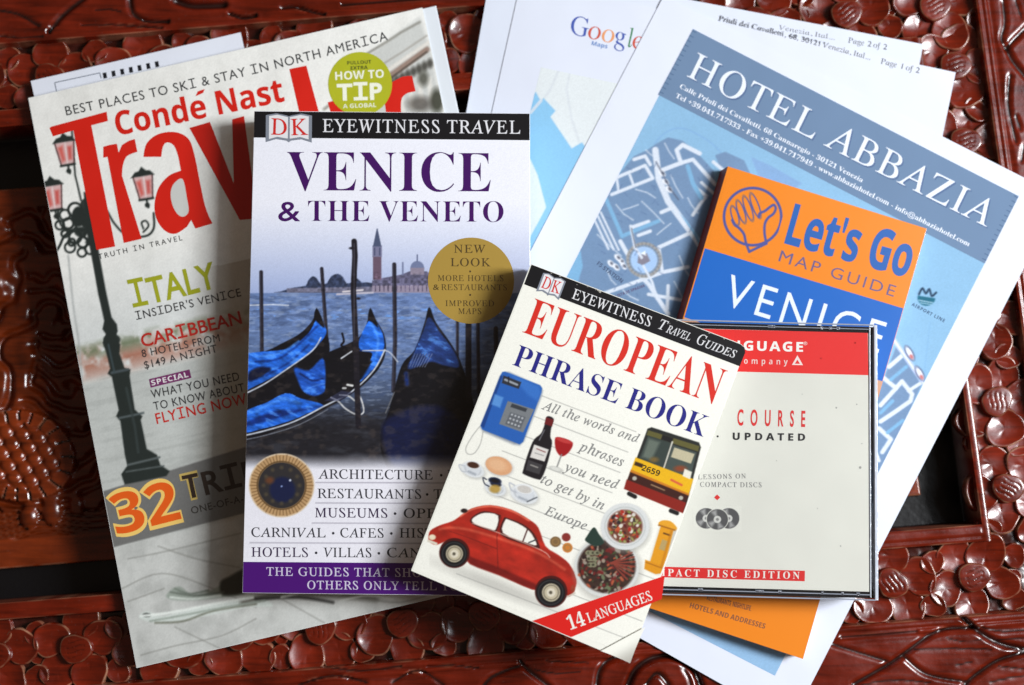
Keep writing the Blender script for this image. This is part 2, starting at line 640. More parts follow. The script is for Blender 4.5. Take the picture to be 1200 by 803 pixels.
def build_table():
    step = 1.8
    b, a = np.meshgrid(np.arange(-280, 1372, step), np.arange(-150, 1055, step))
    X = (b + 0.14 * a) / 1.0112
    Y = a - 0.08 * X
    H = np.zeros(X.shape)                       # millimetres
    C = np.ones(X.shape + (3,)) * RED
    reg = np.zeros(X.shape, int)                # 0 leaf border, 1 rail, 2 flower bed, 3 recess, 4 centre panel

    # outer leaf carving: gentle swells
    H += (fbm(X, Y, 80, 2) - 0.5) * 1.2
    outer = (a < 35) | (a > 828) | (b > 1158)
    # random leaf veins beyond what the photograph names
    rnd = random.Random(3)
    wx = fbm(X, Y, 120, 2) * 90; wy = fbm(X + 500, Y, 120, 2) * 90
    v = np.abs(((a * 0.8 + wy + 0.35 * b) / 46) % 1 - 0.5)
    far = (X < -8) | (X > 1208) | (Y < -8) | (Y > 812)
    H = np.where(far & outer & (v < 0.06), H - 1.6, H)

    def rail(t0, t1, coord):
        m = (coord > t0) & (coord < t1)
        w = (t1 - t0) / 2; c = (t0 + t1) / 2
        return m, 0.4 - 0.8 * np.clip(np.abs(coord - c) / w, 0, 1) ** 4
    inside = (b < 1063) & (a > 150) & (a < 706)
    bed = (a > 52) & (a < 814) & (b < 1146) & ~inside
    H = np.where(bed, -8.5 + (fbm(X, Y, 14, 3) - 0.5) * 1.5, H); reg = np.where(bed, 2, reg)
    C[bed] = RED * 0.25 + DARK_BROWN * 0.75  # bed coloured mostly near-black brown
    for t0, t1, coord, lim in [(706, 727, a, b < 1070), (128, 150, a, b < 1070), (1063, 1074, b, (a > 130) & (a < 727)),
                               (1143, 1157, b, (a > 20) & (a < 835)), (36, 53, a, b < 1157), (813, 829, a, b < 1157)]:
        m, h = rail(t0, t1, coord)
        m &= lim
        H = np.where(m, h, H); reg = np.where(m, 1, reg)
        C[m] = RED * 1.05
    # beads cut into the rails
    for t, coord, lim, d in [(720.5, a, b < 1063, .9), (822, a, b < 1150, 1.2), (44, a, b < 1150, 1.0), (134, a, b < 1063, .9), (1150, b, a > 50, 1.2), (1159, b, a > 0, 1.6), (831, a, b > -999, 1.6), (34, a, b > -999, 1.4)]:
        g = np.clip(1 - np.abs(coord - t) / 2.2, 0, 1)
        H = np.where(lim, H - d * g, H)
    # recess and the centre panel
    H = np.where(inside, -27.0, H); reg = np.where(inside, 3, reg)
    C[inside] = BLACK
    pan = (b < 1010) & (a > 212) & (a < 668)
    H = np.where(pan, -1.0, H); PD = 18.0; reg = np.where(pan, 4, reg)
    C[pan] = ORANGE * 0.8
    prail = pan & ((a > 634) | (a < 236) | (b > 985))
    C[prail] = ORANGE
    carve = pan & ~prail
    # fronds
    sw = np.abs(((X * 0.9 + Y * 0.35 + 70 * fbm(X, Y, 75, 3)) / 21) % 1 - 0.5) * 2
    sw2 = np.abs(((Y * 0.9 - X * 0.2 + 95 * fbm(X + 90, Y, 60, 3)) / 19) % 1 - 0.5) * 2
    fr = np.where(fbm(X, Y, 100, 2) > 0.5, sw, sw2)
    H = np.where(carve & (Y < 600), -1.2 - 4.6 * np.clip(1 - fr * 1.7, 0, 1) ** 1.2 + 1.5 * np.clip(fbm(X, Y, 40, 2) - .4, 0, 1) * 3, H)
    H = np.where(carve & (Y >= 600), -1.6 - 2.6 * np.clip(1 - np.abs(((Y + 0.1 * X + 5 * np.sin(X / 22)) / 7.5) % 1 - 0.5) * 4, 0, 1), H)
    # fish body with scales
    ex = (X - 8) * 0.98 + (Y - 533) * 0.18; ey = -(X - 8) * 0.18 + (Y - 533) * 0.98
    body = carve & ((ex / 68) ** 2 + (ey / 54) ** 2 < 1)
    row = np.floor(ey / 13.0); 
    best = np.full(X.shape, -9.0)
    for dr in (0, 1, 2):
        r_ = row - dr + 1
        cx = np.round((ex - 10 * (r_ % 2)) / 20) * 20 + 10 * (r_ % 2); cy = r_ * 13.0
        q = np.hypot((ex - cx) / 10.4, (ey - cy) / 11.5)
        h = np.where((q < 1), 1.6 - 2.6 * q ** 3 + (ey - cy) * 0.05, -9.0)
        best = np.maximum(best, h)
    inner = (ex / 52) ** 2 + (ey / 39) ** 2 < 1
    H = np.where(body & inner, np.maximum(best, -3.2), H)
    bandm = body & ~inner
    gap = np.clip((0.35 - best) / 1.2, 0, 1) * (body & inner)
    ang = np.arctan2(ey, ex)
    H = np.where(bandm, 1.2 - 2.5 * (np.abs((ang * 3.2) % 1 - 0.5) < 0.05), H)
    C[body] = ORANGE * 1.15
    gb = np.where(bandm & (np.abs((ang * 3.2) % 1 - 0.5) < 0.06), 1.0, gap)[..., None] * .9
    C = C * (1 - gb) + DARK_BROWN * gb  # scale gaps and band cuts blended to near-black brown
    # tail knobs under the fish
    for kx, ky, rx, ry in ((20, 606, 11, 15), (48, 598, 12, 19), (78, 592, 10, 13)):
        q = np.hypot((X - kx) / rx, (Y - ky) / ry)
        H = np.where((q < 1) & pan, np.maximum(H, 1.2 - 2.2 * q ** 2), H)

    H = np.where(pan, H - PD, H)
    for pts, w, dep in GROOVES:
        pts = smooth(pts, 5)
        xx = [p[0] for p in pts]; yy = [p[1] for p in pts]
        m = (X > min(xx) - 12) & (X < max(xx) + 12) & (Y > min(yy) - 12) & (Y < max(yy) + 12) & ((reg == 0) | (reg == 1))
        d = seg_d(X[m], Y[m], pts)
        g = np.clip(1 - d / (w * 0.62), 0, 1)
        H[m] = H[m] - dep * 1.5 * g ** 0.9 + 0.22 * np.exp(-((d - w) / 2.2) ** 2)
        g = np.clip(g * 1.7, 0, .92)[:, None]; C[m] = C[m] * (1 - g) + DARK_BROWN * g  # grooves turn near-black brown towards their middle
    for _ in range(3):
        Hb = (H + np.roll(H, 1, 0) + np.roll(H, -1, 0) + np.roll(H, 1, 1) + np.roll(H, -1, 1)) / 5
        H = np.where((reg == 0) | (carve & ~body & (Y < 598)), Hb, H)
    # worn arrises: sharp convex edges lose their red
    lap = H - (np.roll(H, 1, 0) + np.roll(H, -1, 0) + np.roll(H, 1, 1) + np.roll(H, -1, 1)) / 4
    wear = np.clip((lap - 0.28) * 1.1, 0, 1) * (reg != 3) * np.clip(fbm(X, Y, 16, 2) * 2.4 - 0.75, 0, 1)
    C = C * (1 - 0.6 * wear[..., None]) + PALE * 0.6 * wear[..., None]
    P = unproj(X, Y, 0.0)
    P[..., 2] = H * MM
    names = {0: 'leaf_border', 1: 'rail', 2: 'flower_bed', 3: 'recess_floor', 4: 'centre_panel'}
    ny, nx = X.shape
    idx = np.arange(nx * ny).reshape(ny, nx)
    Fq = np.stack([idx[1:, :-1], idx[1:, 1:], idx[:-1, 1:], idx[:-1, :-1]], -1).reshape(-1, 4)
    fr_ = np.maximum.reduce([reg[1:, :-1], reg[1:, 1:], reg[:-1, 1:], reg[:-1, :-1]]).ravel()
    # a cliff belongs to the higher side
    V = P.reshape(-1, 3); Cc = C.reshape(-1, 3)
    for k, nm in names.items():
        f = Fq[fr_ == k]
        used = np.unique(f)
        rm = np.zeros(len(V), int); rm[used] = np.arange(len(used))
        mm = WOOD
        if k == 3:
            mm = mat('black_panel', None, attr='Col', rough=0.32, spec=0.4, bump=(300.0, 0.3, 0.0004))
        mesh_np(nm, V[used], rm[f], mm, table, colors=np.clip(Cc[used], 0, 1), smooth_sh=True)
    # plain outer part of the table top
    for nm, (x0, y0, x1, y1) in (('outer_plank', (-.75, .203, .75, .45)), ('outer_plank', (-.75, -.45, .75, -.215)),
                                 ('outer_plank', (-.75, -.215, -.31, .203)), ('outer_plank', (.29, -.215, .75, .203))):
        o = slab(nm, [(x0, y0), (x1, y0), (x1, y1), (x0, y1)], -0.0045, -0.03, mat('plain_wood', tuple(RED), rough=0.32, coat=0.4, mottled=0.4, bump=(60.0, .4, .0006)), table)
    slab('under_board', [(-.74, -.44), (.74, -.44), (.74, .44), (-.74, .44)], -0.031, -0.05, mat('plain_wood'), table)


build_table()


def disc_mesh(name, seg, prof, fun=None, col=None, wob=0):
    """prof: list of (radius, height); fun(x,y,rho) extra height"""
    V = [(0, 0, prof[0][1] + (fun(0, 0, 0) if fun else 0))]; Cc = [col(0, 0, 0)]
    for r, h in prof[1:]:
        for k in range(seg):
            t = 2 * math.pi * k / seg
            x, y = r * math.cos(t), r * math.sin(t)
            if wob:
                q = 1 + .07 * math.sin(2 * t + wob * 2.1) + .05 * math.sin(3 * t + wob) + .015 * math.sin(7 * t + wob * 3)
                x *= q; y *= q
            V.append((x, y, h + (fun(x, y, r) if fun else 0))); Cc.append(col(x, y, r))
    Fc = []
    for k in range(seg):
        Fc.append((0, 1 + k, 1 + (k + 1) % seg))
    for j in range(len(prof) - 2):
        o = 1 + j * seg
        for k in range(seg):
            k2 = (k + 1) % seg
            Fc.append((o + k, o + seg + k, o + seg + k2, o + k2))
    me = bpy.data.meshes.new(name)
    me.from_pydata(V, [], Fc)
    ca = me.color_attributes.new('Col', 'FLOAT_COLOR', 'POINT')
    for i, c in enumerate(Cc):
        ca.data[i].color = (*np.clip(c, 0, 1), 1)
    for p in me.polygons:
        p.use_smooth = True
    me.materials.append(WOOD)
    return me


def pcol(seed):
    def f(x, y, r):
        w = noise(x * 20 + seed * 50, y * 20, 7)
        if r > 0.95:
            w = min(1, max(0, w * 1.8 - .45)); return PALE * 0.9 * w + RED * (1 - w)
        return RED * (.82 + .1 * (seed % 3) + .35 * noise(x * 8 + seed * 31, y * 8, 5))
    return f


PROF = [(0, 0), (0.3, 0.015), (0.6, 0.06), (0.8, 0.12), (0.91, 0.165), (0.965, 0.175), (1.0, 0.14), (1.02, 0.10), (1.04, -0.6)]
PETALS = [disc_mesh('petal', 34, PROF, lambda x, y, r, s=s: 0.13 * x + 0.06 * math.sin(3 * x + s) * y - 0.05 * max(0, 1 - abs(y - .25 * math.sin(2 * x + s)) / .10) * (abs(x) < .7), pcol(s), wob=s + 1) for s in range(5)]


def centre_fun(s):
    def f(x, y, r):
        c, sn = math.cos(0.35 + s), math.sin(0.35 + s)
        u = c * x - sn * y; v = sn * x + c * y
        g = max(0, 1 - abs(((u + 0.1 * math.sin(4 * v)) / 0.33) % 1 - 0.5) / 0.10) if abs(v) < 0.62 and abs(u) < .62 else 0
        return 0.07 * (1 - r * r) - 0.08 * g
    return f


def centre_mesh(s):
    prof = [(0, 0)] + [(0.06 * k, 0.0) for k in range(1, 16)] + [(0.95, -0.01), (1.0, -0.06), (1.03, -0.2), (1.05, -0.8)]
    def col(x, y, r):
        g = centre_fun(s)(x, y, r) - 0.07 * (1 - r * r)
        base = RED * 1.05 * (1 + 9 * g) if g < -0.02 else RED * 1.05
        if 0.94 < r < 1.02:
            w = noise(x * 20 + s * 90, y * 20, 6)
            base = PALE * 0.7 * w + RED * (1 - w)
        return base
    return disc_mesh('carved_flower', 40, prof, centre_fun(s), col, wob=s * .4 + .3)


CENTRES = [centre_mesh(s) for s in (0.0, 1.1, 2.2)]
SCALE = D / F_PX * 1.0


def flower(px, py, rnd, R=33, rc=17.5, rp=21.5, n=5, phase=None, z=0.0):
    p = unproj(px, py, -0.001)
    z -= 0.0012
    o = link('carved_flower', rnd.choice(CENTRES), None, table)
    o.location = (p[0], p[1], z - 0.0012)
    s = rc * SCALE
    o.scale = (s, s, s * 0.75)
    o.rotation_euler = (0, 0, rnd.uniform(-0.3, 0.3))
    ph = phase if phase is not None else rnd.uniform(0, 6)
    for k in range(n):
        t = ph + 2 * math.pi * k / n + rnd.uniform(-.12, .12)
        R_ = R * rnd.uniform(.94, 1.05)
        q = link('petal', rnd.choice(PETALS), None, o)
        r = rp * SCALE * rnd.uniform(.92, 1.08)
        c, s2 = math.cos(-o.rotation_euler[2]), math.sin(-o.rotation_euler[2])
        dx, dy = R_ * SCALE * math.cos(t), R_ * SCALE * math.sin(t)
        q.location = ((c * dx - s2 * dy) / s, (s2 * dx + c * dy) / s, (-0.0030 - 0.0009 * (k % 2) - rnd.uniform(0, .0003)) / (s * .75))
        q.rotation_euler = (0, 0, t - o.rotation_euler[2])
        q.scale = (r / s, r / s, r / (s * .75) * 0.85)


def leaf_disc(px, py, r, rnd, z=-0.0050):
    p = unproj(px, py, -0.001)
    q = link('petal', rnd.choice(PETALS), None, table)
    q.location = (p[0], p[1], z - rnd.uniform(0, .0008))
    s = r * SCALE
    q.scale = (s, s, s * .85)
    q.rotation_euler = (0, 0, rnd.uniform(0, 6.3))


rnd = random.Random(12)
for k in range(-2, 14):                      # bottom row
    x = 1143 - 96 * k
    if x < -140: break
    y = 768 - 0.08 * x
    if x < 1190:
        flower(x, y, rnd, phase=rnd.choice([.3, 1.0, 1.57]))
        leaf_disc(x + 48, y - 25, 13.5, rnd); leaf_disc(x + 49, y + 26, 14, rnd); leaf_disc(x + 48, y, 10, rnd, -0.0062)
for k in range(-1, 12):                      # top row
    x = 1097 - 104 * k
    y = 90 - 0.08 * x + 4
    flower(x, y, rnd, R=33, phase=rnd.choice([.3, 1.0, 1.57]))
    leaf_disc(x - 52, y - 23, 15, rnd); leaf_disc(x - 52, y + 22, 15, rnd); leaf_disc(x - 52, y, 10, rnd, -0.0062)
for x, y in ((1121, 76), (1133, 165), (1140, 262), (1156, 368), (1170, 470), (1183, 572)):   # right column
    flower(x, y, rnd, R=32, phase=rnd.choice([0.0, .8]))
    leaf_disc(x - 22, y + 50, 15, rnd); leaf_disc(x + 28, y + 49, 16, rnd)


# ================================================================== PRINTED SHEETS
def sheet(name, label, cat, corners, z, tint, group=None, thick=0.00012, part='paper'):
    w = unproj([c[0] for c in corners], [c[1] for c in corners], z)
    c = w.mean(0)
    r = root(name, label, cat, (c[0], c[1], z - thick), group)
    p = slab(part, [tuple(q[:2]) for q in w], z, z - thick, mat('paper_%d' % tint[0], tuple(lin(tint)), **FINISH['matte']), r)
    return r, p


G = 'printed sheets fanned out under the guides'
zb = 0.0008
r, p = sheet('printed_sheet', 'white printed form with a row of black bars poking out behind the magazine top', 'paper sheet',
             [(36, 95), (282, 38), (420, 640), (172, 690)], zb, (222, 226, 236))
for k in range(7):
    t = k / 6
    x = 122.5 + 61 * t; y = 89 - 13.2 * t
    shape('printed_bar', [(x - 2.3, y - 3.4), (x + 2.0, y - 4.2), (x + 3.2, y + 2.4), (x - 1.2, y + 3.4)], zb + LAY, (20, 22, 28), p, 'matte')
for a, b in (((64, 97), (117, 85.5)), ((64, 97), (66.5, 108)), ((117, 85.5), (118.5, 92))):
    d = np.subtract(b, a); d = d / np.linalg.norm(d); n = np.array([-d[1], d[0]]) * 0.55
    shape('form_line', [tuple(np.add(a, n)), tuple(np.add(b, n)), tuple(np.subtract(b, n)), tuple(np.subtract(a, n))], zb + LAY, (120, 126, 138), p, 'matte')

z0 = 0.0008
r, p = sheet('printed_sheet', 'white sheet printed Page 2 of 2, lowest of the fanned papers', 'paper sheet',
             [(577, -44), (1082, 52), (955, 705), (465, 600)], z0, (212, 218, 231), G)
text('printed_line', 'Venezia, Ital...', 'serif', (912, 34.5), (978, 47), 5.4, (110, 110, 120), z0 + LAY, p, 'matte')
text('page_number', 'Page 2 of 2', 'serif', (993.5, 50), (1039, 58.5), 6.4, (60, 60, 68), z0 + LAY, p, 'matte')

z1 = 0.0012
r, p = sheet('printed_sheet', 'white map printout with the colourful search logo and blue lagoon, printed Page 1 of 2', 'paper sheet',
             [(611, -24), (1120, 85), (985, 735), (470, 610)], z1, (214, 219, 232), G)
pr = Print([(634, 79), (790, 112), (735, 350), (576, 318)], z1 + LAY, 1.1, (214, 220, 222))
pr.stroke([(668, 84), (664, 105), (670, 140), (680, 170)], 2.2, (203, 209, 214), soft=1.2)
pr.stroke([(655, 82), (645, 105), (634, 120)], 2.2, (203, 209, 214), soft=1.2)
pr.poly([(628, 108), (634, 119), (637, 115), (651, 130), (645, 137), (670, 174), (682, 167), (700, 190), (690, 260), (640, 330), (590, 320), (600, 130)], (133, 187, 222))
pr.poly([(610, 180), (622, 188), (630, 205), (640, 243), (630, 262), (620, 280), (590, 280)], (206, 217, 224))
pr.stroke([(634, 118), (622, 132)], 3.5, (196, 208, 220))
pr.build('map_picture', p, 'matte')
GO = [('G', (667, 39.5), (688, 44), 21, (66, 88, 168)), ('o', (688, 44.5), (702.5, 47.5), 21, (196, 84, 66)), ('o', (704, 48), (718.5, 51), 21, (222, 150, 98)),
      ('g', (719.5, 51.5), (732, 54), 21, (66, 88, 168)), ('l', (733.5, 54.5), (740, 56), 21, (70, 130, 90)), ('e', (740, 56), (752, 58.5), 21, (196, 84, 66))]
for ch, a, b, cp, c in GO:
    text('logo_letter', ch, 'serif', a, b, cp, c, z1 + LAY, p, 'matte')
text('logo_word', 'Maps', 'sansb', (693, 53), (711.5, 57), 5, (90, 130, 190), z1 + LAY, p, 'matte')
text('printed_line', 'Priuli dei Cavalletti, 68, 30121 Venezia, Ital...', 'serif', (842, 24), (1019.6, 70.5), 6.2, (70, 70, 78), z1 + LAY, p, 'matte', bend=0.8)
text('page_number', 'Page 1 of 2', 'serif', (1031.6, 74.5), (1077, 86), 6.6, (60, 60, 68), z1 + LAY, p, 'matte')

# hotel sheet
z2 = 0.0016
r, p = sheet('hotel_map_sheet', 'hotel map sheet with a slate blue title band, uppermost of the fanned papers', 'paper sheet',
             [(778, -5), (1243, 230), (927, 848), (468, 588)], z2, (215, 220, 233), G)
WATER = (132, 174, 206); LAND = (110, 137, 170); ROAD = (206, 214, 226); CANAL = (120, 168, 204)
pr = Print([(812, 34), (1194, 230), (908, 792), (526, 596)], z2 + LAY, 0.92, WATER)
pr.blend(np.clip((pr.Vv - 0.45) * 1.5, 0, .6), (143, 178, 214))
pr.blend((fbm(pr.X, pr.Y, 40) - .5) * .5, (160, 200, 230))
pr.stroke(smooth([(765, 205), (768, 168), (795, 150), (830, 165), (850, 185)], 6), 1.2, (118, 158, 205), alpha=.7)
pr.poly([(743, 183), (758, 176), (770, 168), (783, 161), (800, 165), (816, 178), (836, 200), (840, 230), (830, 270), (812, 330), (800, 372), (700, 360), (640, 330), (676, 268), (694, 244), (706, 228)], LAND)
pr.poly([(664, 285), (680, 292), (683, 312), (676, 335), (640, 340)], CANAL)
pr.poly([(838, 182), (850, 178), (872, 188), (880, 205), (860, 212), (845, 200)], LAND)
pr.poly([(880, 184), (905, 195), (940, 215), (925, 225), (890, 210)], (126, 160, 200))
pr.stroke([(768, 176), (772, 210), (783, 236), (800, 259), (813, 276), (822, 290)], 7.5, ROAD)
pr.stroke([(790, 246), (802, 258), (815, 275), (822, 290)], 3.4, CANAL)
for pts, w in [([(716, 211), (756, 194), (765, 209), (717, 228)], 4), ([(743, 187), (756, 183), (762, 193)], 4), ([(723, 211), (725, 224)], 3),
               ([(772, 201), (798, 191), (793, 176), (800, 170), (820, 180)], 5), ([(798, 191), (812, 187), (838, 216)], 4.5),
               ([(775, 249), (789, 243), (809, 273), (772, 290)], 4.5), ([(694, 252), (713, 292)], 2.4), ([(699, 250), (719, 292)], 2.4), ([(704, 249), (725, 293)], 2.4),
               ([(727, 283), (749, 322), (760, 333), (783, 368)], 5), ([(700, 347), (777, 319), (806, 313)], 4.5), ([(836, 190), (848, 200)], 4),
               ([(822, 214), (842, 232)], 3.5), ([(815, 220), (828, 230), (820, 240), (812, 252)], 4), ([(760, 345), (800, 352)], 4), ([(783, 335), (782, 362)], 4),
               ([(742, 266), (760, 260)], 4.5), ([(748, 276), (762, 271)], 4), ([(776, 318), (772, 290)], 4), ([(738, 205), (742, 216)], 3)]:
    pr.stroke(pts, w, ROAD)
pr.stroke([(710, 233), (729, 277), (745, 270), (772, 259)], 4.5, CANAL)
pr.stroke([(806, 195), (812, 215), (822, 232)], 5, CANAL)
pr.ell(754.7, 304.7, 21, 21, (150, 150, 150)); pr.ell(754.7, 304.7, 16.5, 16.5, LAND, ring=1.5); pr.ell(754.7, 304.7, 15.5, 15.5, (160, 190, 228))
for k in range(26):
    t = 2 * math.pi * k / 26
    pr.stroke([(754.7 + 17 * math.cos(t), 304.7 + 17 * math.sin(t)), (754.7 + 20 * math.cos(t), 304.7 + 20 * math.sin(t))], 1.0, (105, 105, 110), alpha=.6)
pr.poly([(748, 299), (758, 297), (762, 306), (753, 311), (747, 308)], (128, 124, 138)); pr.poly([(751, 297), (756, 294), (757, 300)], (230, 235, 240))
pr.stroke([(739, 265), (744, 290), (752, 302)], 3.2, ROAD); pr.stroke([(740, 268), (745, 290)], 1.2, (90, 96, 110)); pr.stroke([(754, 312), (764, 330), (770, 350)], 3, ROAD)
for k, (x, y) in enumerate([(776, 203), (780, 213), (784, 222), (716, 309), (722, 313), (728, 306), (724, 302), (731, 312)]):
    pr.ell(x, y, 5, 3, (225, 228, 235), ang=.8); pr.ell(x + 1, y, 2.5, 1.5, (90, 96, 112), ang=.8)
pr.stroke([(769, 190), (777, 205), (786, 222), (795, 234)], 1.8, (80, 86, 104), alpha=.7)
rs_ = random.Random(8)
for (x0, y0, x1, y1) in ((722, 240, 742, 258), (730, 246, 748, 240), (700, 275, 728, 300), (745, 222, 768, 232), (752, 236, 778, 262), (786, 262, 770, 275), (796, 300, 812, 330), (786, 205, 800, 232), (806, 232, 818, 250), (730, 340, 748, 352), (790, 330, 800, 350), (712, 318, 722, 334), (757, 176, 772, 186), (779, 168, 790, 186)):
    pr.stroke([(x0, y0), ((x0 + x1) / 2 + rs_.uniform(-2, 2), (y0 + y1) / 2 + rs_.uniform(-2, 2)), (x1, y1)], 1.5, ROAD, alpha=.75)
for k in range(46):
    x = rs_.uniform(700, 830); y = rs_.uniform(185, 350)
    L = rs_.uniform(3, 7); t = rs_.choice([.45, -1.1, .5, .95])
    pr.stroke([(x, y), (x + L * math.cos(t), y + L * math.sin(t))], 1.1, (86, 108, 146), alpha=.6)
for k in range(26):
    x = rs_.uniform(1030, 1080); y = rs_.uniform(430, 540)
    t = rs_.choice([.95, -.6]); L = rs_.uniform(3, 8)
    pr.stroke([(x, y), (x + L * math.cos(t), y + L * math.sin(t))], 1.1, rs_.choice([ROAD, (86, 108, 146)]), alpha=.6)
# right hand map
pr.poly([(1051, 404), (1080, 451), (1045, 527), (1010, 590), (985, 540), (1032, 454)], LAND)
for pts, w in [([(1042, 430), (1057, 417)], 5), ([(1032, 440), (1050, 455), (1032, 475)], 5), ([(1050, 455), (1057, 447), (1069, 462), (1067, 470), (1050, 482), (1032, 494)], 5),
               ([(1065, 458), (1079, 449)], 4), ([(1030, 502), (1044, 515), (1034, 530)], 5), ([(1022, 520), (1030, 540)], 4)]:
    pr.stroke(pts, w, ROAD)
for pts in ([(1044, 445), (1062, 430)], [(1040, 507), (1058, 493)], [(1032, 484), (1046, 470)]):
    pr.stroke(pts, 4, CANAL)
pr.stroke([(1048, 399), (1083, 450)], 5.5, (176, 190, 222)); pr.stroke([(1048, 399), (1083, 450)], 1.2, (236, 240, 248))
for cx, cy in ((1066, 414), (1078, 438)):
    pr.ell(cx, cy, 10, 4.2, (70, 78, 110), ang=1.05); pr.ell(cx, cy, 8.5, 2.8, (222, 228, 240), ang=1.05); pr.ell(cx + 2, cy + 4, 3, 1.8, (190, 110, 110), ang=1.05)
pr.stroke([(1090, 378), (1084, 430), (1082, 500)], 1, (120, 165, 205), alpha=.7)
pr.ell(1085.7, 349, 10.5, 9.5, (28, 96, 118)); pr.poly([(1070, 335), (1101, 340), (1098, 350), (1072, 346)], WATER)
pr.stroke([(1077, 352), (1093, 355)], 1, (180, 205, 225)); pr.stroke([(1079, 355), (1091, 357)], .8, (180, 205, 225))
pr.stroke(smooth([(1077, 345), (1081, 338), (1085, 344), (1089, 339), (1092, 347), (1097, 343)], 4), 2.4, (28, 50, 74))
pr.build('map_picture', p, 'matte')
zz = z2 + 2 * LAY
bandp = [(812, 34), (1194, 230), (1154, 309), (771, 111)]
bd = shape('title_band', bandp, zz, (104, 128, 158), p, 'matte')
for k in range(14):
    t = k / 14
    for s, (a, b) in ((1, ((812, 34), (771, 111))), (-1, ((1194, 230), (1154, 309)))):
        q = np.array(a) + (np.array(b) - a) * (t + .02); d = np.array([.885, .466]) * s * 5.5; n = np.array([-.466, .885]) * .9
        shape('tick_mark', [tuple(q), tuple(q + d), tuple(q + d + n), tuple(q + n)] if s > 0 else [tuple(q), tuple(q + n), tuple(q + d + n), tuple(q + d)], zz + LAY, (74, 98, 130), p, 'matte')
text('title_lettering', 'HOTEL ABBAZIA', 'serif', (804, 89), (1156, 266), 31, (222, 228, 238), zz + 2 * LAY, p, 'matte', track=.03)
text('title_shadow', 'HOTEL ABBAZIA', 'serif', (805.5, 91), (1157.5, 268), 31, (84, 106, 142), zz + LAY, p, 'matte', track=.03)
text('address_line', 'Calle Priuli dei Cavalletti, 68 Cannaregio - 30121 Venezia', 'serifb', (796, 103), (1010, 214), 5.4, (228, 234, 244), zz + 2 * LAY, p, 'matte')
text('address_line', 'Tel +39.041.717333 - Fax +39.041.717949 - www.abbaziahotel.com - info@abbaziahotel.com', 'serifb', (791, 114), (1135, 289), 5.6, (228, 234, 244), zz + 2 * LAY, p, 'matte')
text('map_word', 'AIRPORT LINE', 'sansb', (1068, 358), (1106, 378), 4, (60, 84, 116), zz, p, 'matte', track=.1)
text('map_word', 'FS STATION', 'sansb', (699, 310), (728, 332), 5, (70, 84, 112), zz, p, 'matte')
text('map_word', 'LISTA DI SPAGNA', 'sansb', (722, 349), (756, 336), 3.4, (96, 84, 118), zz, p, 'matte')

# ================================================================== TRAVEL MAGAZINE
ZM = 0.0068
MC = [(33, 115), (495, 9), (634, 672), (160, 783)]
w = unproj([q[0] for q in MC], [q[1] for q in MC], ZM)
mag = root('travel_magazine', 'glossy travel magazine with a big red title and a Venetian street lamp on its cover', 'magazine', (w[:, 0].mean(), w[:, 1].mean(), 0.0016))
pages_m = mat('page_edges', tuple(lin((214, 212, 208))), rough=0.8, spec=0.2, mottled=.15, mscale=400)
slab('page_block', quad_world([(34, 117), (511, 6.5), (652, 668), (162, 782)], 0.0062), 0.0062, 0.0016, mat('inner_page', tuple(lin((218, 224, 230))), **FINISH['magazine']), mag, bevel=.0004)
cov = slab('front_cover', [tuple(q[:2]) for q in w], ZM, 0.0064, mat('cover_white', tuple(lin((226, 228, 226))), **FINISH['magazine']), mag)
pr = Print([(33.6, 115.4), (494.6, 9.4), (633.6, 671.6), (160.4, 782.4)], ZM + LAY, 0.86, (236, 236, 231))
X, Y = pr.X, pr.Y
a_ = Y + 0.23 * X
pr.blend(np.clip((fbm(X * 1.0, Y * .35, 30, 3) - .5) * 1.2, 0, .4), (212, 212, 206))
pr.blend(np.clip((a_ - 330) / 150, 0, .55) * (a_ < 470), (196, 202, 202))
# far shore
pr.blend(np.clip(1 - np.abs(a_ - 452) / 26, 0, 1) * np.clip(fbm(X, Y, 14, 3) * 3.4 - .9, 0, .95), (168, 112, 92))
pr.blend(np.clip(1 - np.abs(a_ - 436) / 14, 0, 1) * np.clip(fbm(X + 40, Y, 9, 3) * 3.4 - 1.2, 0, .85), (104, 116, 86))
pr.blend((a_ > 472) & (a_ < 620), (186, 190, 186)) if False else pr.blend(np.clip((a_ - 466) / 10, 0, 1), (190, 194, 190))
pr.blend(np.clip((fbm(X * .25, a_ * 2.2, 9, 3) - .5) * 1.4, 0, .35) * (a_ > 470), (160, 164, 160))
pr.blend(np.clip((X - 225) / 90, 0, .55) * (a_ > 370) * (a_ < 690), (168, 160, 146))
# pavement
pv = np.clip((a_ - 668) / 6, 0, 1)
pr.blend(pv, (200, 202, 198)); pr.blend(pv * np.clip((fbm(X, Y, 22, 4) - .45) * 2, 0, .6), (170, 172, 168))
for pts in ([(143, 690), (190, 672), (250, 690), (300, 712)], [(150, 705), (192, 690)], [(205, 735), (262, 762)], [(165, 768), (205, 757), (260, 745), (300, 725)], [(185, 640), (230, 655), (280, 665)], [(150, 655), (200, 645), (282, 625)], [(330, 702), (380, 730)], [(420, 700), (470, 706), (520, 690)]):
    pr.stroke(smooth(pts, 5), 1.2, (120, 120, 114), soft=1.1, alpha=.6)
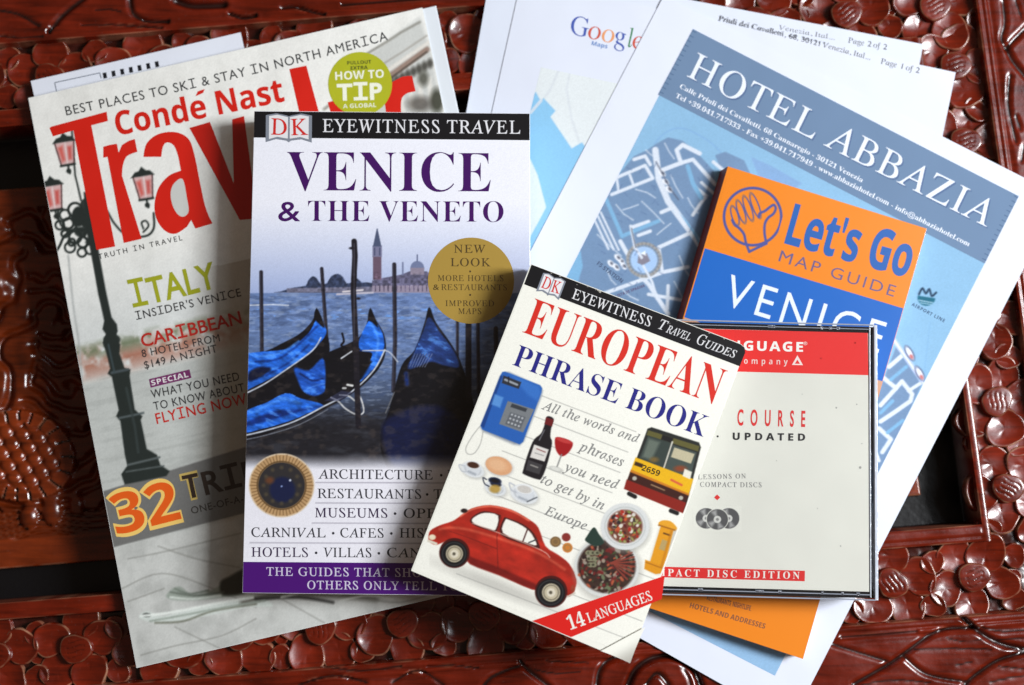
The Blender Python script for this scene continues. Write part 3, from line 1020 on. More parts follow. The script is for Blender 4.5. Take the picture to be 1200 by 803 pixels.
# crumpled cloth
pr.poly(smooth([(163, 724), (172, 716), (190, 722), (230, 712), (280, 702), (300, 697), (320, 710), (290, 712), (240, 722), (200, 730), (182, 730)], 4, True), (206, 214, 208), soft=1.2)
pr.stroke(smooth([(182, 730), (215, 728), (250, 716), (300, 708)], 5), 2, (110, 112, 98), soft=1.4)
pr.poly(smooth([(195, 700), (202, 690), (212, 688), (225, 697), (245, 693), (268, 680), (285, 668), (290, 694), (262, 700), (215, 704)], 4, True), (150, 160, 150), soft=1.5)
pr.poly(smooth([(258, 683), (268, 676), (288, 668), (290, 692), (262, 698)], 4, True), (60, 62, 56), soft=2)
pr.stroke(smooth([(200, 694), (212, 696), (232, 698), (262, 694)], 4), 1.6, (100, 108, 100), soft=1.3)
pr.ell(172, 721, 5, 2.5, (40, 42, 40)); 
pr.stroke(smooth([(285, 706), (330, 696), (400, 698), (440, 702)], 4), 7, (120, 120, 112), soft=3)
pr.stroke(smooth([(300, 702), (350, 700), (390, 706)], 4), 3, (40, 40, 38), soft=2)
for pts, c_, w_ in (([(165, 722), (200, 718), (250, 708), (296, 700)], (232, 238, 232), 3), ([(176, 728), (210, 722), (262, 712), (310, 704)], (150, 160, 150), 2), ([(200, 700), (226, 702), (258, 698)], (214, 222, 214), 2.5),
                    ([(205, 690), (222, 696), (244, 692)], (118, 128, 118), 2), ([(330, 700), (360, 694), (400, 696)], (196, 200, 194), 3), ([(400, 704), (430, 698), (460, 702)], (210, 214, 208), 2.5)):
    pr.stroke(smooth(pts, 4), w_, c_, soft=1.2)
# grey banner
pr.poly([(117, 577), (300, 520), (640, 440), (650, 500), (300, 598), (131, 642)], (112, 112, 110))
# architecture at top right
pr.mul(1 + (fbm(X, Y, 7, 4) - .5) * .04)
A1 = [(435, 62), (492, 20), (505, 60), (520, 140), (440, 140), (420, 120)]
pr.poly(A1, (200, 202, 198), soft=3)
pr.stroke([(430, 63), (455, 48), (470, 38), (492, 26)], 2.5, (140, 138, 130), soft=1.3)
pr.stroke([(456, 90), (500, 58)], 7, (150, 128, 116), soft=1.6); pr.stroke([(456, 93), (500, 61)], 2, (80, 70, 62), soft=1.2)
for k in range(9):
    x = 452 + k * 6.5; y = 100 - k * 3.2
    pr.ell(x, y, 3.6, 5.5, (60, 58, 52), soft=1.8, alpha=.85)
for k in range(5):
    x = 456 + k * 11; y = 122 - k * 5
    pr.poly([(x, y - 10), (x + 5, y - 12), (x + 8, y + 14), (x + 3, y + 16)], (224, 222, 214), soft=1.6, alpha=.85)
pr.stroke([(444, 78), (470, 62), (500, 42)], 1.6, (160, 156, 148), soft=1.2); pr.stroke([(452, 84), (502, 50)], 4, (222, 218, 210), soft=1.4)
pr.ell(496, 92, 6, 9, (70, 70, 60), soft=3, alpha=.8); pr.ell(512, 118, 8, 14, (50, 52, 40), soft=3, alpha=.85); pr.ell(492, 122, 14, 9, (66, 60, 54), soft=4, alpha=.7)
pr.stroke([(380, 128), (400, 112), (420, 100)], 3, (150, 148, 138), soft=1.6)
# the street lamp
INK = (36, 44, 42)
pr.stroke([(84, 150), (88, 205), (95, 235)], 2.2, INK)
pr.poly([(98, 225), (105, 226), (110, 262), (115, 290), (124, 340), (131, 372), (137, 380), (138, 388), (136, 394), (141, 404), (140, 414), (146, 431), (153, 433), (152, 441), (158, 480), (167, 488), (165, 492), (172, 526), (184, 533), (188, 545), (199, 552), (195, 558), (146, 568), (142, 556), (149, 546), (146, 532), (141, 494), (136, 488), (139, 481), (131, 442), (126, 438), (129, 432), (124, 412), (120, 402), (124, 392), (120, 386), (122, 376), (115, 345), (107, 300), (100, 264)], INK)
for cx, cy, rx, ry in ((100, 240, 6, 7), (103, 262, 7, 6), (107, 284, 7, 4), (131, 398, 10, 7), (90, 256, 7, 6), (95, 272, 8, 6), (100, 256, 6, 12)):
    pr.ell(cx, cy, rx, ry, INK, alpha=.95)
for cx, cy, r_ in ((76, 252, 6), (70, 264, 5), (82, 290, 6), (106, 292, 6), (96, 296, 5), (112, 270, 5)):
    pr.ell(cx, cy, r_, r_, INK, ring=2.6)
pr.stroke([(131, 437), (150, 433)], 3, (70, 80, 84)); pr.stroke([(140, 490), (168, 484)], 2.4, (84, 94, 96)); pr.stroke([(150, 545), (187, 536)], 2.4, (90, 98, 98)); pr.stroke([(148, 553), (192, 546)], 1.6, (90, 98, 98))
pr.stroke([(127, 404), (134, 436)], 2, (60, 74, 78)); pr.stroke([(148, 455), (158, 500), (162, 530)], 3, (56, 66, 66), alpha=.7)
for cx, cy, r_ in ((88, 246, 8), (80, 262, 6), (88, 278, 7), (97, 284, 6), (96, 262, 8), (84, 284, 4), (76, 274, 4), (104, 276, 5)):
    pr.ell(cx, cy, r_, r_, INK, ring=3.0)
pr.ell(92, 254, 8, 12, INK)
pr.stroke(smooth([(64, 298), (70, 288), (76, 276), (88, 268)], 4), 3, INK)
pr.stroke(smooth([(68, 246), (69, 258), (75, 268), (84, 270)], 4), 2.6, INK)
pr.stroke(smooth([(126, 248), (134, 262), (148, 275), (170, 277), (180, 268), (180, 250)], 5), 2.6, INK)
pr.stroke(smooth([(168, 268), (166, 261), (171, 259), (174, 265), (168, 272)], 5), 2.2, INK)


def lantern(cx, cy, s, tilt=-.16):
    def q(x, y):
        c, sn = math.cos(tilt), math.sin(tilt)
        return (cx + s * (c * x - sn * y), cy + s * (sn * x + c * y))
    pr.poly([q(-12, -12), q(12, -12), q(8, 16), q(-8, 16)], (214, 176, 174))
    pr.poly([q(-9, -6), q(-3, -8), q(-2, 10), q(-6, 12)], (206, 96, 88), soft=2); pr.poly([q(3, -6), q(8, -6), q(6, 10), q(2, 10)], (198, 84, 78), soft=2)
    pr.stroke([q(-12, -12), q(-8, 16)], 1.6, (74, 40, 42)); pr.stroke([q(12, -12), q(8, 16)], 1.6, (74, 40, 42)); pr.stroke([q(1, -12), q(0, 16)], 1.2, (230, 214, 212))
    pr.poly([q(-15, -12), q(-9, -18), q(-4, -19), q(0, -24), q(5, -19), q(10, -18), q(15, -12)], INK)
    pr.stroke([q(-8.5, 16.5), q(8.5, 16.5)], 3 * s, INK); pr.stroke([q(0, 17), q(1, 27)], 2.4, INK); pr.ell(*q(0, 24), 3, 3, INK)


lantern(62, 230, 1.0); lantern(169, 218, 0.95); lantern(77, 178, .95)
pr.stroke(smooth([(80, 300), (86, 360), (92, 400), (98, 470)], 4), 1.6, (168, 172, 170), soft=1.5)
pr.build('cover_picture', cov, 'magazine')
ZL = ZM + 2 * LAY
RD = (208, 30, 16)
M_ = dict(z=ZL, parent=cov, finish='magazine')


def mshape(name, pts, rgb, dz=0):
    return shape(name, pts, ZL + dz * LAY, rgb, cov, 'magazine')


# big title letters
mshape('title_letter', [(58, 150), (60, 148.5), (125, 131), (126.5, 142), (107, 147), (135, 289), (113, 293), (86, 153), (62, 160)], RD)
mshape('title_letter', smooth([(121, 172), (128, 170)], 1) + [(137, 168.5)] + [(139, 179), (143, 170), (151, 165), (158, 163), (161, 178)] + smooth([(155, 180), (148, 184), (144, 194), (143, 206)], 4) + [(166, 280), (145, 285), (126, 184), (121, 185)], RD)
OUT_A = smooth([(168, 184), (172, 168), (186, 157), (206, 155), (221, 163), (228, 182), (234, 212), (240, 240), (245, 254)], 5) + [(249, 262), (229, 268), (224, 258)] + smooth([(219, 266), (206, 274), (194, 271), (184, 258), (181, 240), (186, 220), (198, 206), (212, 200)], 5) + smooth([(209, 184), (204, 171), (196, 167), (191, 172), (189, 184)], 4)
mshape('title_letter', OUT_A, RD)
mshape('title_letter_counter', smooth([(214, 210), (204, 215), (200, 226), (202, 240), (208, 251), (215, 254), (221, 248), (219, 232)], 4, True), (204, 205, 200), 1)
mshape('title_letter', [(222, 150), (246, 143), (274, 215), (272, 140), (286, 136), (302, 256), (281, 258)], (196, 28, 16))
mshape('title_letter', [(339, 81), (359, 77), (376, 140), (354, 146)], RD)
mshape('title_letter', [(384, 120), (400, 116), (408, 135), (390, 140)], RD)
mshape('title_letter', [(448, 100)] + smooth([(460, 96), (472, 90), (483, 89)], 3) + [(487, 107)] + smooth([(478, 109), (471, 115), (470, 130), (473, 145)], 3) + [(455, 150)], RD)
mshape('accent_mark', [(229, 113), (232, 107), (240, 104.5), (238, 109)], RD)
text('magazine_name', 'Conde Nast', 'sansb', (138, 159), (334, 118.5), 28, RD, weight=.006, **M_)
text('cover_line', 'BEST PLACES TO SKI & STAY IN NORTH AMERICA', 'slab', (78, 135.5), (455, 47), 11, (48, 50, 52), track=.06, weight=.004, bend=-3, **M_)
text('cover_line', 'TRUTH IN TRAVEL', 'slab', (116, 304), (214, 281.5), 6.2, (44, 44, 46), track=.22, weight=.008, **M_)
text('cover_line', 'ITALY', 'slab', (156, 360), (256, 336), 30, (158, 162, 34), weight=.02, bend=-1, **M_)
text('cover_line', "INSIDER'S VENICE", 'slab', (160, 375), (283, 347), 9.6, (44, 44, 46), track=.05, weight=.006, **M_)
text('cover_line', 'CARIBBEAN', 'slab', (167, 407), (284, 379), 15, (176, 36, 28), weight=.018, **M_)
text('cover_line', '8 HOTELS FROM', 'slab', (167, 419), (258, 400), 9, (44, 44, 46), track=.05, weight=.006, **M_)
text('cover_line', '$149 A NIGHT', 'slab', (170, 432.5), (255, 412.5), 9, (44, 44, 46), track=.05, weight=.006, **M_)
mshape('label_strip', [(174.5, 444.5), (222, 433), (224.5, 443), (176.5, 454.5)], (112, 44, 96))
text('cover_line', 'SPECIAL', 'sansb', (178, 452), (221, 441.7), 6.2, (226, 222, 222), z=ZL + LAY, parent=cov, finish='magazine', track=.05)
text('cover_line', 'WHAT YOU NEED', 'slab', (178, 467), (281, 445.5), 9.8, (44, 44, 46), track=.05, weight=.006, **M_)
text('cover_line', 'TO KNOW ABOUT', 'slab', (181, 481), (287, 458.5), 9.8, (44, 44, 46), track=.05, weight=.006, **M_)
text('cover_line', 'FLYING NOW', 'slab', (184, 497), (290, 473), 12.5, (190, 34, 24), track=.04, weight=.012, **M_)
text('cover_number', '32', 'sansb', (135, 629), (215, 609), 50, (238, 200, 110), weight=.045, **M_)
text('cover_number', '32', 'sansb', (137.5, 627), (213, 608), 47, (226, 92, 22), weight=.0, z=ZL + LAY, parent=cov, finish='magazine')
text('cover_line', 'T', 'sansb', (217, 587), (238, 582), 31, (196, 170, 96), weight=.035, **M_)
text('cover_line', 'T', 'sansb', (218.5, 585.5), (237, 581.5), 29, (48, 36, 30), weight=-.005, z=ZL + LAY, parent=cov, finish='magazine')
text('cover_line', 'RIPS', 'slab', (241, 580), (322, 560), 27, (48, 38, 32), weight=.02, **M_)
text('cover_line', 'ONE-OF-A-KIND', 'slab', (225, 602.5), (320, 580), 8.2, (46, 42, 38), track=.05, weight=.004, **M_)
mshape('round_badge', circle_pts(422, 98.5, 37.5), (174, 178, 34), 1)
B_ = dict(z=ZL + 2 * LAY, parent=cov, finish='magazine')
text('badge_line', 'PULLOUT', 'sansb', (407, 76), (435, 74.5), 4.2, (70, 76, 30), **B_)
text('badge_line', 'EXTRA', 'sansb', (411, 82), (431, 81), 4.2, (70, 76, 30), **B_)
text('badge_line', 'HOW TO', 'sansb', (393, 94), (450, 91), 9.6, (236, 238, 220), **B_)
text('badge_line', 'TIP', 'slab', (395, 117.5), (448, 116), 19, (236, 238, 220), weight=.035, **B_)
text('badge_line', 'A GLOBAL', 'sansb', (402, 127), (441, 125.5), 5, (230, 234, 210), **B_)

# ================================================================== VENICE GUIDE
ZG = 0.0295
GC = [(298, 130), (621, 133), (622, 699), (284, 695)]
w = unproj([q[0] for q in GC], [q[1] for q in GC], ZG)
gd = root('guidebook', 'thick white and purple Venice guidebook with blue gondolas on its cover, lying on the magazine', 'book', (w[:, 0].mean(), w[:, 1].mean(), ZM + .0002))
ow = [tuple(q[:2]) for q in w]
inn = [tuple(np.array(q) + (np.array(w.mean(0)[:2]) - q) * .008) for q in ow]
slab('page_block', inn, ZG - .0006, ZM + .0008, pages_m, gd)
slab('back_cover', ow, ZM + .0008, ZM + .0002, mat('cover_plain', tuple(lin((228, 228, 232))), **FINISH['glossy']), gd)
sp = [ow[0], (ow[0][0] + .0008, ow[0][1]), (ow[3][0] + .0008, ow[3][1]), ow[3]]
slab('spine', sp, ZG - .0004, ZM + .0008, mat('cover_plain'), gd)
cov = slab('front_cover', ow, ZG, ZG - .0004, mat('cover_bright', tuple(lin((238, 239, 247))), **FINISH['glossy']), gd, bevel=.00015)
pr = Print([(297.6, 165), (620.6, 166.5), (621.4, 660.5), (285.2, 658)], ZG + LAY, 1.18, (236, 237, 246))
X, Y = pr.X, pr.Y
pr.blend(np.clip((Y - 235) / 110, 0, 1) ** 1.3, (160, 176, 217))
pr.blend(np.clip((Y - 270) / 80, 0, 1) * .4 * np.clip((X - 480) / 140, 0, 1), (190, 190, 205))
hz = 343
# far shore
blu = (74, 84, 116)
pr.poly(smooth([(328, 342), (345, 337), (358, 335), (361, 329), (366, 324), (371, 326), (376, 333), (383, 332), (388, 324), (396, 321), (402, 325), (406, 332), (412, 331), (418, 326), (424, 331), (437, 332), (437, 343), (330, 343)], 2, True), (52, 62, 88), soft=.8)
pr.poly([(336, 338), (437, 336), (437, 343), (336, 343)], (112, 112, 134))
pr.poly([(436, 329), (448, 326), (470, 322), (480, 318), (500, 318), (510, 326), (560, 328), (560, 343), (436, 343)], (96, 94, 120))
pr.poly([(436, 335), (560, 334), (560, 343), (436, 343)], (148, 138, 158))
for k in range(24):
    x = 440 + k * 5
    pr.stroke([(x, 335), (x, 341)], 1.2, (84, 76, 100))
pr.poly([(437, 328), (437, 300), (447, 300), (447, 328)], (104, 84, 102)); pr.poly([(436.5, 301), (436.5, 288), (447.5, 288), (447.5, 301)], (120, 120, 150))
pr.poly([(437, 289), (441.5, 268), (442.5, 268), (447, 289)], (74, 84, 112)); pr.stroke([(439, 291), (439, 299)], 1.2, (60, 66, 96)); pr.stroke([(445, 291), (445, 299)], 1.2, (60, 66, 96))
pr.ell(489, 314, 8, 8, (112, 122, 156)); pr.stroke([(489, 306), (489, 299)], 1.4, (80, 88, 120)); pr.poly([(481, 314), (497, 314), (497, 322), (481, 322)], (140, 130, 148))
pr.stroke([(472, 308), (472, 322)], 1.8, (110, 118, 150))
# water
m = np.clip((Y - hz) / 1.2, 0, 1)
pr.blend(m, (106, 130, 178))
pr.blend(m * np.clip((Y - 360) / 130, 0, 1), (84, 104, 140))
pr.blend(m * np.clip((Y - 430) / 60, 0, 1), (52, 58, 72))
pr.blend(m * np.clip((fbm(X * .3, Y, 4, 3) - .5) * 2.4, 0, .5), (66, 84, 122))
pr.blend(m * np.clip((fbm(X * .3 + 99, Y, 3, 3) - .55) * 2.5, 0, .4), (158, 172, 198))
pr.stroke([(290, 358), (320, 357), (338, 358)], 1.4, (206, 214, 228))
pr.stroke([(395, 345), (437, 343)], 2.2, (190, 186, 200)); pr.stroke([(402, 342), (425, 340)], 2, (216, 210, 214))
BK = (16, 16, 22); BL = (36, 104, 216); BLd = (16, 50, 130)
dark = np.clip((Y - 470) / 30, 0, 1) * np.clip((552 - Y) / 12, 0, 1)
pr.blend(dark, (30, 30, 36))
pr.blend(dark * np.clip((fbm(X * .4, Y, 7, 3) - .5) * 2, 0, .5), (64, 66, 74))
# poles behind
for pts, w_ in ([(306, 319), (307, 420)], 4.5), ([(377, 315), (383, 399), (384, 420)], 4.2), ([(462, 310), (463, 400), (461, 458)], 4.8), ([(536, 345), (536, 440)], 3.5), ([(581, 385), (583, 470)], 5), ([(560, 375), (561, 460)], 4):
    pr.stroke(pts, w_, (36, 34, 44)); pr.stroke([(x - 1.3, y) for x, y in pts], .9, (84, 84, 102), alpha=.7)
# gondola one
pr.poly(smooth([(284, 430), (320, 408), (350, 392), (366, 376), (371, 363), (374, 372), (383, 390), (384, 420), (350, 470), (284, 500)], 4, True), BK)
pr.poly(smooth([(284, 418), (300, 413), (332, 410), (346, 404), (362, 390), (372, 373), (379, 380), (382, 392), (366, 411), (342, 429), (322, 441), (300, 452), (284, 458), (284, 440)], 4, True), BL)
pr.poly(smooth([(292, 436), (305, 430), (318, 432), (306, 442), (292, 447)], 3, True), (12, 20, 50), soft=1.5)
pr.stroke(smooth([(300, 424), (325, 421), (345, 408), (372, 382)], 4), 2, BLd, soft=1.4); pr.stroke(smooth([(312, 440), (340, 424), (362, 404)], 4), 1.8, BLd, soft=1.4); pr.stroke(smooth([(300, 418), (328, 414), (350, 400)], 4), 1.6, (74, 138, 232), soft=1.4)
pr.stroke(smooth([(284, 463), (310, 450), (340, 430), (366, 411), (376, 396)], 4), 1.6, (196, 202, 214))
pr.poly(smooth([(368, 372), (371, 361), (377, 372), (380, 384), (374, 380)], 3, True), BK)
# gondola two
pr.poly(smooth([(284, 472), (330, 446), (350, 430), (380, 415), (420, 396), (432, 372), (434, 362), (440, 374), (450, 392), (452, 412), (444, 432), (420, 456), (380, 480), (330, 502), (284, 514)], 5, True), BK)
pr.poly(smooth([(420, 402), (427, 385), (435, 374), (445, 384), (450, 398), (449, 414), (440, 430), (422, 448), (421, 442), (432, 426), (436, 414), (424, 411)], 4, True), BL)
pr.stroke(smooth([(436, 380), (443, 398), (440, 420)], 4), 2, (70, 138, 236), soft=1.5); pr.stroke([(422, 411), (447, 411)], 1.4, BLd)
pr.poly(smooth([(345, 431), (362, 434), (378, 420), (382, 440), (383, 456), (370, 464), (356, 459), (349, 446)], 4, True), (30, 84, 186), soft=1.2)
pr.stroke(smooth([(352, 438), (366, 446), (378, 444)], 4), 1.8, (12, 30, 84), soft=1.2); pr.stroke(smooth([(360, 456), (370, 452), (380, 450)], 4), 1.4, (66, 124, 224), soft=1)
pr.poly(smooth([(286, 484), (312, 472), (335, 461), (352, 467), (379, 475), (362, 484), (338, 494), (306, 503), (286, 506)], 4, True), BL)
pr.poly(smooth([(286, 496), (320, 482), (345, 480), (377, 476), (340, 486), (312, 494), (288, 500)], 4, True), BLd, soft=1.5)
pr.stroke(smooth([(300, 482), (330, 468), (350, 472)], 4), 2.5, (84, 150, 240), soft=2, alpha=.7)
pr.stroke(smooth([(284, 511), (310, 505), (345, 494), (380, 476), (412, 459), (438, 434), (451, 410)], 5), 1.7, (200, 206, 216)); pr.stroke(smooth([(284, 516), (312, 510), (350, 498), (384, 480)], 5), 1, (120, 124, 134))
pr.poly([(383, 422), (388, 416), (396, 413), (404, 416), (420, 412), (436, 424), (424, 444), (404, 466), (380, 470)], BK, soft=1.2)
pr.stroke(smooth([(401, 391), (403, 400), (400, 405), (408, 409), (412, 412)], 4), 2.4, BK); pr.stroke([(400, 420), (412, 412)], 1.6, (206, 210, 216))
pr.stroke(smooth([(388, 466), (396, 470), (405, 479), (418, 486), (426, 483), (424, 470), (419, 460)], 5), 1.6, (206, 206, 206)); pr.stroke(smooth([(398, 463), (408, 464), (416, 470)], 4), 1.6, (216, 216, 214))
pr.stroke([(407, 451), (413, 452)], 2.4, (216, 216, 214)); pr.stroke([(402, 455), (405, 455)], 2.2, (216, 216, 214)); pr.poly([(380, 470), (400, 458), (414, 460), (398, 470)], (60, 64, 96), alpha=.6)
pr.stroke(smooth([(425, 411), (440, 411), (455, 412), (466, 424)], 4), 1.3, (190, 196, 206))
pr.poly(smooth([(431, 374), (434, 361), (440, 374), (443, 384), (436, 378)], 3, True), BK)
# gondola three
pr.poly(smooth([(450, 540), (446, 510), (456, 480), (470, 430), (486, 410), (497, 380), (503, 360), (511, 378), (530, 405), (542, 430), (556, 480), (555, 520), (540, 560), (470, 560)], 5, True), (14, 14, 20))
pr.poly(smooth([(478, 432), (485, 413), (496, 388), (503, 372), (516, 390), (531, 410), (538, 430), (520, 428), (506, 424), (494, 428)], 4, True), (34, 58, 118), soft=1.2)
for k in range(7):
    pr.stroke([(480 + k * 3, 430), (486 + k * 3.4, 415)], 1.0, (120, 130, 160), alpha=.7)
pr.poly(smooth([(448, 500), (462, 486), (490, 476), (520, 478), (545, 500), (550, 530), (520, 552), (470, 552), (452, 530)], 5, True), (17, 24, 58), soft=3)
pr.stroke([(476, 438), (477, 450)], 5, (24, 44, 100), soft=1.5); pr.stroke([(452, 484), (462, 460)], 1.2, (110, 110, 112))
for pts, w_ in ([(415, 283), (416, 300), (414, 340), (417, 400), (419, 470), (420, 500)], 6.6), ([(549, 370), (549, 470)], 7):
    pr.stroke(pts, w_, (28, 26, 34))
pr.stroke([(415, 286), (415, 398)], 1.3, (78, 76, 88), alpha=.8); pr.ell(412, 291, 3, 1.5, (30, 28, 36)); pr.ell(420, 350, 2.5, 1.5, (30, 28, 36))
# print texture: folds in the blue covers, ripples, brick and foliage
Cc = pr.C
blue = (Cc[..., 2] > Cc[..., 0] + 70) & (Cc[..., 2] > 95) & (Y > 362)
f1 = fbm(X * .55 + Y * .5, (Y - X * .45) * 1.7, 9, 4); f2 = fbm(X + 77, Y + 33, 5, 3)
kf = np.where(blue, np.clip(.62 + .78 * f1 ** 1.1 + .25 * (f2 - .5), .3, 1.35), 1.0)
pr.mul(kf)
pr.blend(np.where(blue, np.clip((f1 - .60) * 3.5, 0, .55), 0), (96, 160, 240))
shore = np.clip(1 - np.abs(Y - 331) / 13, 0, 1) ** .4 * (X > 330) * (Cc[..., 2] < 150)
pr.mul(1 + shore * (fbm(X, Y, 3.2, 2) - .5) * .9)
pr.mul(1 + np.clip((Y - 344) / 4, 0, 1) * np.clip((530 - Y) / 8, 0, 1) * (fbm(X * .6, Y * 1.6, 4, 3) - .5) * .35)
dk_ = (Cc.sum(-1) < 150) & (Y > 362) & (Y < 540)
pr.blend(dk_ * np.clip((fbm(X * .6, Y, 6, 4) - .52) * 1.6, 0, .3), (92, 78, 70))
# fade to white under the picture
nb = (fbm(X, Y, 30, 2) - .5) * 6
pr.blend(np.clip((Y + nb * .4 - 532) / 18, 0, 1), (232, 231, 239))
for yy in (565.5, 589.5, 613, 636.2):
    x0 = 370 if yy < 600 else (366 if yy < 620 else 293)
    pr.stroke([(x0, yy), (610, yy + 1)], .9, (150, 146, 160))
pr.ell(330, 569, 38.5, 37.5, (216, 196, 168)); pr.ell(330, 569, 37, 36, (186, 150, 106)); pr.ell(330, 569, 27.5, 27, (46, 44, 46))
for k in range(54):
    t = 2 * math.pi * k / 54
    c, s = math.cos(t), math.sin(t)
    pr.stroke([(330 + 29 * c, 569 + 28 * s), (330 + (35.5 if k % 3 else 37) * c, 569 + (34.5 if k % 3 else 36) * s)], 1.0, (104, 74, 44), alpha=.75)
pr.ell(330, 569, 28.5, 28, (96, 72, 44), ring=1.6)
pr.ell(331, 574, 15, 15, (22, 30, 64), soft=2); pr.ell(316, 563, 5, 4, (120, 66, 36), soft=2, alpha=.7); pr.ell(340, 563, 1.3, 1.3, (200, 206, 220)); pr.ell(330, 570, 1, 1, (150, 170, 220))
for k in range(12):
    t = 2 * math.pi * k / 12
    pr.ell(330 + 21 * math.cos(t), 569 + 21 * math.sin(t), 2.2, 2.2, (84, 74, 56), soft=1.3, alpha=.7)
pr.build('cover_picture', cov, 'glossy')
zt = ZG + 2 * LAY


def gshape(name, pts, rgb, dz=0, parent=None, z=None):
    return shape(name, pts, (zt if z is None else z) + dz * LAY, rgb, parent or cov, 'glossy')


gshape('title_band', [(298.2, 130.6), (620.6, 133.4), (620.7, 164.5), (297.5, 161.3)], (18, 18, 22), -1)
gshape('purple_band', [(285.3, 658.5), (621.4, 661), (621.6, 698.4), (284.5, 694.6)], (72, 14, 112), -1)


def dk_logo(parent, cx, cy, w, h, ang, z, finish='glossy'):
    c, s = math.cos(ang), math.sin(ang)
    def q(x, y):
        x *= w / 2; y *= h / 2
        return (cx + c * x - s * y, cy + s * x + c * y)
    shape('book_emblem', [q(-1, -.86), q(-.55, -1), q(-.1, -.86), q(0, -.8), q(.1, -.86), q(.55, -1), q(1, -.86), q(1, 1), q(.55, .78), q(.1, .88), q(0, 1), q(-.1, .88), q(-.55, .78), q(-1, 1)], z, (128, 134, 146), parent, finish)
    shape('book_emblem', [q(-.86, -.8), q(-.5, -.9), q(-.04, -.74), q(-.04, .74), q(-.5, .62), q(-.86, .78)], z + LAY, (226, 226, 228), parent, finish)
    shape('book_emblem', [q(.04, -.74), q(.5, -.9), q(.86, -.8), q(.86, .78), q(.5, .62), q(.04, .74)], z + LAY, (226, 226, 228), parent, finish)
    text('emblem_letter', 'D', 'serif', q(-.78, .46), q(-.1, .50), h * .56, (206, 40, 36), z + 2 * LAY, parent, finish, weight=.006)
    text('emblem_letter', 'K', 'serif', q(.1, .50), q(.84, .46), h * .56, (206, 40, 36), z + 2 * LAY, parent, finish, weight=.006)


dk_logo(cov, 338.5, 150, 54, 34, 0.01, zt)
K_ = dict(z=zt, parent=cov)
text('series_name', 'EYEWITNESS TRAVEL', 'serif', (378, 154.8), (609.5, 156.8), 15.2, (226, 226, 230), track=.05, weight=.004, **K_)
PU = (64, 14, 92)
text('title_lettering', 'VENICE', 'serifb', (336, 223.5), (575, 225), 45.5, PU, weight=-.009, **K_)
text('title_lettering', 'THE VENETO', 'serifb', (361, 259.3), (590, 260.3), 24, PU, weight=-.009, track=.02, **K_)
text('title_lettering', '&', 'sans', (326, 259), (352, 259.2), 24, PU, weight=.008, **K_)
bg_ = gshape('round_badge', circle_pts(552, 329, 50.5, 64), (166, 136, 62), 0)
GT = (78, 62, 34)
S_ = dict(z=zt + LAY, parent=cov)
text('badge_line', 'NEW', 'serif', (532, 296.3), (569, 296.5), 9.5, GT, track=.06, weight=.003, **S_)
text('badge_line', 'LOOK', 'serif', (528, 312), (575, 312.2), 9.5, GT, track=.06, weight=.003, **S_)
text('badge_line', 'MORE HOTELS', 'serif', (513, 329.3), (590, 329.6), 6.8, GT, track=.06, **S_)
text('badge_line', 'RESTAURANTS', 'serif', (517, 340), (594, 340.3), 6.8, GT, track=.06, **S_)
text('badge_line', '&', 'sans', (507.5, 339.8), (514.5, 339.9), 6.8, GT, **S_)
text('badge_line', 'IMPROVED', 'serif', (522, 358.8), (579, 359), 6.8, GT, track=.06, **S_)
text('badge_line', 'MAPS', 'serif', (537, 368), (564, 368.2), 6.8, GT, track=.06, **S_)
for yy in (318.2, 345.7):
    gshape('badge_dot', circle_pts(551, yy, 1.2, 12), GT, 1)
TX = (56, 42, 72); T2 = (54, 54, 62)
for s, x0, x1, y, c in [('ARCHITECTURE', 373, 507, 561, T2), ('RESTAURANTS', 372, 493.5, 583.7, T2), ('THEATRE', 508, 590, 584.5, T2), ('MUSEUMS', 369, 454, 606.2, TX), ('OPERA', 473, 540, 606.8, T2), ('ISLANDS', 524, 600, 561.8, TX),
                        ('CARNIVAL', 294.5, 381.5, 629.2, T2), ('CAFES', 398.7, 449.6, 629.8, T2), ('HISTORY', 468, 545, 630, T2), ('HOTELS', 294.5, 361, 652.4, TX), ('VILLAS', 379, 435.3, 652.8, T2), ('CANALS', 453.5, 530, 653, T2)]:
    text('subject_word', s, 'serif', (x0, y), (x1, y + (x1 - x0) * .008), 11, c, track=.02, weight=.005, **K_)
for x, y in ((517, 557), (500.5, 579.5), (463, 602), (390.5, 625), (458.6, 625.3), (370.5, 648), (444, 648.5)):
    gshape('word_dot', circle_pts(x, y, 1.6, 12), T2)
text('band_line', 'THE GUIDES THAT SHOW YOU WHAT', 'serif', (312, 674.6), (596, 677), 9.8, (206, 198, 220), track=.06, weight=.008, **K_)
text('band_line', 'OTHERS ONLY TELL YOU', 'serif', (360, 690.4), (548, 692), 9.8, (206, 198, 220), track=.06, weight=.008, **K_)

# ================================================================== MAP GUIDE
ZP = 0.0105
PC = [(853, 195), (1086, 268), (941, 772.5), (705, 694)]
w = unproj([q[0] for q in PC], [q[1] for q in PC], ZP)
mg = root('map_guide', 'thin orange and blue map guide with a thumbs-up emblem, wedged under the compact disc case', 'booklet', (w[:, 0].mean(), w[:, 1].mean(), z2 + .0003))
ow = [tuple(q[:2]) for q in w]
